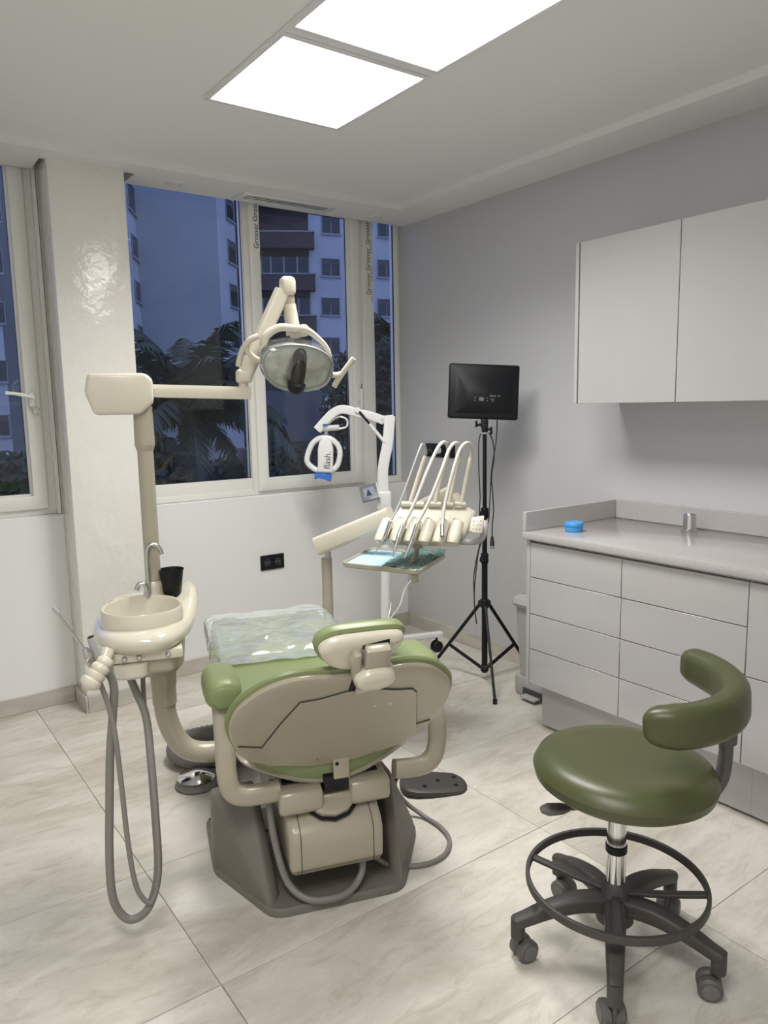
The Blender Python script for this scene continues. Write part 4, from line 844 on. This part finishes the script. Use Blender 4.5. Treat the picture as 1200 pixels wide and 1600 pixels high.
for i, (wp, hd_) in enumerate(zip(whips, hands)):
    n = len(wp); ys = [.085, .085, .08, .06, .02] + [.02 - .12 * (k + 1) / (n - 5) for k in range(n - 5)]
    b = B(); tube(b, [hl(*wp[0], ys[0]), hl(*wp[1], ys[1]), hl(*wp[2], ys[2])], .0095, 12, 3); o = obj('whip_arm', b, BEIGE2, t)
    b = B(); tube(b, [hl(*p, y) for p, y in zip(wp[2:], ys[2:])], .0045 if i == 0 else .0075, 10, 6); obj('instrument_hose', b, GREYL if i == 0 else mat('pale_hose', (.52, .51, .48), .4), o)
    a, m, e = hl(*hd_[0], -.10), hl(*hd_[1], -.115), hl(*hd_[2], -.13)
    b = B()
    if i == 3: tube(b, [a, m, e], .0095, 14, spline=False)
    elif i == 0: tube(b, [a, m], [.008, .0095], 14, spline=False); tube(b, [m, m.lerp(e, .35)], [.009, .005], 12, spline=False); tube(b, [m.lerp(e, .35), e], [.003, .0018], 8, spline=False)
    else: tube(b, [a, m], [.0085, .0095], 14, spline=False); tube(b, [m, m.lerp(e, .7)], [.010 if i == 2 else .008, .006], 14, spline=False); tube(b, [m.lerp(e, .65), e], [.005, .0035], 10, spline=False)
    obj('handpiece', b, STEEL if i == 3 else CHROME, t)
b = B(); kp = [hl(737, 809, -.03), hl(757, 806, -.03), hl(754, 834, -.06), hl(733, 832, -.06)]
tb = B(); hull(tb, [p + e3 * y for p in kp for y in (0, .02)]); bmesh.ops.bevel(tb, geom=tb.edges[:], offset=.005, segments=2, profile=.5, affect='EDGES'); _put(b, tb); o = obj('keypad', b, BEIGE2, t)
for i in range(3):
    for j in range(3):
        b = B(); c = kp[0].lerp(kp[1], .25 + .25 * i).lerp(kp[3].lerp(kp[2], .25 + .25 * i), .25 + .25 * j); rbox(b, c - e3 * .0005, (.007, .004, .005), .0015, 1); obj('key', b, BEIGE, o)
b = B(); tube(b, [hl(712, 846, -.02), hl(740, 847, -.02), hl(752, 842, -.01), hl(757, 830, .0), hl(758, 815, .03)], .013, 14, 5); obj('handle', b, GREYL, t)
b = B(); cyl(b, hl(652, 856, .02), hl(652, 848, .02), .022, 20); tube(b, [hl(652, 854, .02), hl(648, 872, .04), hl(640, 884, .05)], .012, 10, 3); obj('tray_support', b, BEIGE, t)
# tray (rotated square)
TZ = .845
tc = [CHI @ at_z(*p, TZ) for p in ((532, 880), (655, 893), (698, 866), (580, 856))]
b = B(); TT = []
for i in range(4):
    a, c, d = Vector(tc[i - 1][:2]), Vector(tc[i][:2]), Vector(tc[(i + 1) % 4][:2]); r = .035
    q0, q1 = c + (a - c).normalized() * r, c + (d - c).normalized() * r
    for k in range(6): s_ = k / 5; TT.append(tuple(q0 * (1 - s_) ** 2 + c * 2 * s_ * (1 - s_) + q1 * s_ ** 2))
loft(b, TT, [(.008, TZ - .018), (0, TZ - .012), (0, TZ + .002), (.004, TZ + .005), (.010, TZ + .003), (.014, TZ - .006)], smooth=False); obj('tray', b, BEIGE, t)
b = B(); kz = CHI @ at_z(648, 897, TZ - .02); cyl(b, (kz.x, kz.y, TZ - .055), (kz.x, kz.y, TZ - .016), .014, 16, bev=.002); obj('tray_knob', b, BEIGE, t)
def sheet(name, corners, z, m, lab, cat, amp, nn=26, seed=0):
    cs = [CHI @ at_z(*p, z) for p in corners]; cen = sum(cs, Vector()) / 4
    tt = chair_thing(name, lab, cat, cen.x, cen.y); b = B(); G = []
    for j in range(nn + 1):
        row = []
        for i in range(nn + 1):
            p = cs[0].lerp(cs[1], i / nn).lerp(cs[3].lerp(cs[2], i / nn), j / nn)
            q = NZ.noise(Vector((p.x * 26 + seed, p.y * 26, 0))) + .5 * NZ.noise(Vector((p.x * 60 + seed, p.y * 60, 4)))
            row.append(b.verts.new((p.x + .3 * amp * NZ.noise(Vector((p.x * 20, p.y * 20, 9 + seed))), p.y, z + abs(q) * amp)))
        G.append(row)
    for j in range(nn):
        for i in range(nn): b.faces.new((G[j][i], G[j][i + 1], G[j + 1][i + 1], G[j + 1][i]))
    obj(name + '_sheet', b, m, tt, ang=70)
sheet('paper_bib', ((541, 879), (606, 886), (640, 866), (579, 856)), TZ - .0045, mat('pale_blue_paper', (.42, .62, .74), .7), 'pale blue paper bib lying on the instrument tray', 'paper', .003)
sheet('plastic_wrap', ((592, 887), (652, 893), (700, 862), (640, 860)), TZ - .001, glass_mat('green_film', (.55, .78, .70), .1, .16, 1.45, ((.22, .36, .32), .45)), 'crumpled green plastic film over the right of the instrument tray', 'plastic film', .022, seed=5)
# ================================================================ OUTSIDE
GZ = -7.0
b = B(); bb(b, -60, 140, 6, 160, GZ - .2, GZ); obj('ground', b, mat('dark_ground', (.06, .06, .06), .9, noise=.4, nscale=.6), kind='structure')
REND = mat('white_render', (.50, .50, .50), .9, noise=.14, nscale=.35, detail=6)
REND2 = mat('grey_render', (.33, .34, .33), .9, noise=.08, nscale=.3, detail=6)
BROWN = mat('brown_render', (.10, .075, .07), .9, noise=.3, nscale=.5)
SHUT = mat('dark_shutter', (.09, .09, .095), .8)
WGL = mat('dark_window_glass', (.03, .035, .04), .3)
FRM = mat('grey_window_frame', (.30, .30, .30), .7)
TOPZ = 26
def foot(px, d): p = at(px, 625, d); return Vector((p.x, p.y, 0))
class Facade:
    def __init__(s, p, q): s.p = p; s.q = q; s.e = (q - p).normalized(); s.n = Vector((s.e.y, -s.e.x, 0)); s.n = s.n if s.n.dot(CAM_P - p) > 0 else -s.n
    def hit(s, px, py): r = ray(px, py); k = (s.p - CAM_P).dot(s.n) / r.dot(s.n); w_ = CAM_P + r * k; return (w_ - s.p).dot(s.e), w_.z
    def box(s, b, x0, x1, z0, z1, d0, d1):           # d measured outwards from the wall
        M = Matrix(((s.e.x, s.n.x, 0, s.p.x), (s.e.y, s.n.y, 0, s.p.y), (0, 0, 1, 0), (0, 0, 0, 1))); bb(b, x0, x1, d0, d1, z0, z1, M=M)
    def window(s, par, px0, px1, py0, py1, mull=1):
        x0, z1 = s.hit(px0, (py0 + py1) / 2)[0], s.hit((px0 + px1) / 2, py0)[1]; x1, z0 = s.hit(px1, (py0 + py1) / 2)[0], s.hit((px0 + px1) / 2, py1)[1]
        s.win(par, x0, x1, z0, z1, mull)
    def win(s, par, x0, x1, z0, z1, mull=1):
        x0, x1 = min(x0, x1), max(x0, x1); g = .05
        b = B(); s.box(b, x0, x1, z0, z1, .005, .03); w_ = obj('window', b, SHUT, par)
        b = B(); s.box(b, x0 - .06, x1 + .06, z0 - .10, z0, .0, .16); obj('sill', b, FRM, w_)
        b = B()
        for q in ((x0, x0 + g, z0, z1), (x1 - g, x1, z0, z1), (x0, x1, z0, z0 + g), (x0, x1, z1 - g, z1)): s.box(b, *q, .03, .07)
        for k in range(mull): xm = x0 + (x1 - x0) * (k + 1) / (mull + 1); s.box(b, xm - g / 2, xm + g / 2, z0, z1 - (z1 - z0) * .3, .03, .06)
        obj('window_frame', b, FRM, w_)
        b = B(); s.box(b, x0 + g, x1 - g, z0 + g, z1 - (z1 - z0) * .3, .03, .04); obj('pane', b, WGL, w_)
def slab(par, name, pts, m, z0=GZ, z1=TOPZ):
    b = B(); prism(b, [(p.x, p.y) for p in pts], z0, z1); return obj(name, b, m, par)
# block with blank wall seen through the big fixed pane
P0, P1, P2, P3 = foot(172, 38), foot(229, 48), foot(352, 49.5), foot(379, 53)
t = world_thing('apartment_block', 'pale apartment block with a wide blank wall behind the palm, seen through the large pane', 'building', (P1.x, P1.y, GZ))
far = lambda p, k=1.35: Vector((p.x * k, p.y * k, 0))
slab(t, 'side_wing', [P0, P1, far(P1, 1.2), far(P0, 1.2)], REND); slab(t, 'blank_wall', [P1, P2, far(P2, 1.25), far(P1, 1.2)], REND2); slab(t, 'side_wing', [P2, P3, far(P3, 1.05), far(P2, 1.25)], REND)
f1, f3 = Facade(P0, P1), Facade(P2, P3)
for px0, px1, py0, py1 in ((199, 221, 293, 341), (206, 224, 372, 412), (211, 228, 441, 479), (216, 231, 508, 544), (221, 234, 574, 608)): f1.window(t, px0, px1, py0 + 4, py1 - 4, 0)
for px0, px1, py0, py1 in ((352, 364, 312, 344), (355.5, 368, 377, 412), (359, 371, 445, 480), (362, 374, 512, 545)): f3.window(t, px0, px1, py0, py1, 0)
# block with balconies
Q0, Q1, Q2, Q3 = foot(379, 57.5), foot(398, 57), foot(490, 57.5), foot(860, 65)
t = world_thing('balcony_block', 'apartment block with brown balconies and rows of small windows, seen through the casement', 'building', (Q2.x, Q2.y, GZ))
slab(t, 'facade_wall', [Q2, Q3, far(Q3, 1.15), far(Q2, 1.15)], REND); bw_ = slab(t, 'balcony_wall', [Q0, Q2, far(Q2, 1.15), far(Q0, 1.15)], BROWN)
g = Facade(Q2, Q3); h = Facade(Q1, Q2)
for py in (352, 418, 479, 541, 602, 664): g.window(t, 502, 531, py - 14, py + 14, 1)
for py in (357, 420, 481, 543, 604, 666): g.window(t, 589.5, 618, py - 14, py + 14, 1)
xa0, xa1 = h.hit(408, 412)[0], h.hit(483, 412)[0]
for k in range(-3, 4):
    zc = h.hit(445, 415)[1] - k * 3.0
    b = B(); h.box(b, xa0 - .6, xa1 + .4, zc - 1.9, zc - .75, .0, .9); bl = obj('balcony', b, BROWN, t)
    b = B(); h.box(b, xa0 - .65, xa1 + .45, zc - .78, zc - .68, .0, .95); obj('balcony_rail', b, FRM, bl)
    if k in (0, -2, 1):
        b = B(); h.box(b, xa0, xa1, zc - .68, zc + .62, .05, .1); o = obj('loggia_glazing', b, WGL, t)
        b = B()
        for q in (0, .2, .47, .75, 1): xm = xa0 + (xa1 - xa0) * q; h.box(b, xm - .06, xm + .06, zc - .68, zc + .62, .1, .16)
        h.box(b, xa0, xa1, zc - .70, zc - .60, .1, .16); obj('loggia_frame', b, FRM, o)
# block through the left casement
C0, C1, C2 = foot(-260, 44), foot(14, 45), foot(46, 52)
t = world_thing('far_block', 'pale apartment block seen through the left casement window', 'building', (C1.x, C1.y, GZ))
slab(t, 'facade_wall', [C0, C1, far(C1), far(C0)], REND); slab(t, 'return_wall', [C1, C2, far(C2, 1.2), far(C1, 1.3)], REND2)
k1 = Facade(C0, C1)
for py in (330, 410, 489, 580, 665, 745):
    for dx in (0, -75, -150): k1.window(t, -22 + dx, 9 + (py - 489) * .04 + dx, py - 17, py + 17, 1)
# ---- trees
LEAF = mat('palm_leaf', (.035, .05, .028), .7); LEAF2 = mat('tree_leaf', (.025, .035, .022), .8); BARK = mat('palm_bark', (.09, .075, .06), .9, noise=.4, nscale=6)
def frond(b, o, az, el, L, droop, wl, rnd):
    d = Vector((math.cos(az), math.sin(az), 0)); pts = []; p = o.copy(); a = el; n = 14
    for i in range(n + 1):
        pts.append(p.copy()); p = p + (d * math.cos(a) + U * math.sin(a)) * (L / n); a -= droop / n * (0.5 + i / n)
    tube(b, pts, [.05, .035, .02, .008], 5, spline=False)
    s = d.cross(U)
    for i in range(1, n * 3):
        f = i / (n * 3); q = f * n; k = min(int(q), n - 1); c = pts[k].lerp(pts[k + 1], q - k); td = (pts[k + 1] - pts[k]).normalized()
        ll = wl * math.sin(math.pi * min(1, .12 + f * .9)) ** .6
        for sg in (-1, 1):
            tip = c + (s * sg * .75 + td * .6 - U * (.35 + .5 * rnd.random())).normalized() * ll * (.8 + .4 * rnd.random())
            w_ = td * .05; m_ = c.lerp(tip, .5) + U * .04
            v = [b.verts.new(x) for x in (c - w_, c + w_, m_ + w_ * .9, tip, m_ - w_ * .9)]; b.faces.new(v)
def palm(name, lab, base, top, n, L, seed):
    rnd = random.Random(seed); t = world_thing(name, lab, 'palm tree', base, group='palm trees outside')
    b = B(); mid = base.lerp(top, .5) + Vector((.15, 0, 0)); tube(b, [base, mid, top - U * .5, top], [.32, .26, .24, .30], 12, 6); obj('trunk', b, BARK, t)
    for i in range(n):
        az = i * 2.399 + rnd.random() * .4; el = R(84 - 92 * i / n); b = B(); frond(b, top, az, el, L * (.85 + .3 * rnd.random()), R(95), .62, rnd); obj('frond', b, LEAF, t, ang=180)
p = at(297, 650, 15.5); palm('palm_tree', 'large dark palm with arching fronds behind the fixed pane', Vector((p.x, p.y, GZ)), p, 30, 2.7, 3)
p = at(612, 530, 30); palm('palm_tree', 'smaller palm crown seen through the narrow right pane', Vector((p.x, p.y, GZ)), p, 16, 1.6, 9)
def bush(name, lab, c, rad, n, seed, base, trunk=True):
    rnd = random.Random(seed); t = world_thing(name, lab, 'tree', base, group='dark trees outside')
    b = B()
    for i in range(n):
        v = Vector((rnd.gauss(0, 1), rnd.gauss(0, 1), rnd.gauss(0, 1))); v = v.normalized() * (rnd.random() ** .45)
        q = c + Vector((v.x * rad[0], v.y * rad[1], v.z * rad[2])); a = Vector((rnd.gauss(0, 1), rnd.gauss(0, 1), rnd.gauss(0, 1))).normalized(); e = a.orthogonal().normalized(); s_ = .10 + .10 * rnd.random()
        vs = [b.verts.new(x) for x in (q - a * s_, q + e * s_ * .5, q + a * s_, q - e * s_ * .5)]; b.faces.new(vs)
    obj('foliage', b, LEAF2, t, ang=180)
    b = B(); tube(b, [base, c - U * rad[2] * .3, c + U * rad[2] * .3], [.2, .14, .05], 8, 4); obj('trunk', b, BARK, t)
for px, py, d, rad, n, lab, seed in ((604, 640, 20, (.75, 1, 1.9), 2600, 'tall dark leafy tree behind the narrow right pane', 1), (545, 640, 24, (.9, 1, 2.0), 1500, 'loose dark tree beside the casement mullion', 2), (215, 735, 14, (1.0, 1, .75), 1700, 'low dark shrub at the foot of the palm', 3), (365, 745, 20, (1.2, 1, .5), 900, 'thin low hedge right of the palm', 4), (20, 745, 16, (.9, 1, .5), 1000, 'dark garden shrub below the left casement', 5), (470, 735, 26, (2.2, 1, 1.0), 2200, 'wide dark shrub in front of the balcony block', 6)):
    p = at(px, py, d); bush('garden_tree', lab, p, rad, n, seed, Vector((p.x, p.y, GZ)))
# low dark shed and leaning branch in front of the balcony block
a0, a1 = foot(415, 34), foot(505, 35)
t = world_thing('dark_annex', 'low dark annex roof in front of the balcony block', 'building', (a0.x, a0.y, GZ))
zz = at(450, 600, 34).z; slab(t, 'annex_wall', [a0, a1, far(a1, 1.1), far(a0, 1.1)], BROWN, GZ, at(450, 690, 34).z); slab(t, 'annex_roof', [a0 * .99, a1 * .99, far(a1, 1.12), far(a0, 1.12)], SHUT, at(450, 690, 34).z, at(450, 610, 34).z)
a0, a1 = foot(248, 30), foot(420, 31)
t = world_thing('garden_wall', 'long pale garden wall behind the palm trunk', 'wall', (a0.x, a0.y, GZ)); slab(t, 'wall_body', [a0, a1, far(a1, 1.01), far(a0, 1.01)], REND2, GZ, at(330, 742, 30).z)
b = B(); a0 = foot(378, 28); pz = at(378, 705, 28).z; bb(b, a0.x - .15, a0.x + .15, a0.y - .15, a0.y + .15, GZ, pz, .01); rbox(b, (a0.x, a0.y, pz + .05), (.42, .42, .12), .02)
one('gate_post', b, SHUT, (a0.x, a0.y, GZ), 'square dark gate post at the lower right of the fixed pane', 'post')
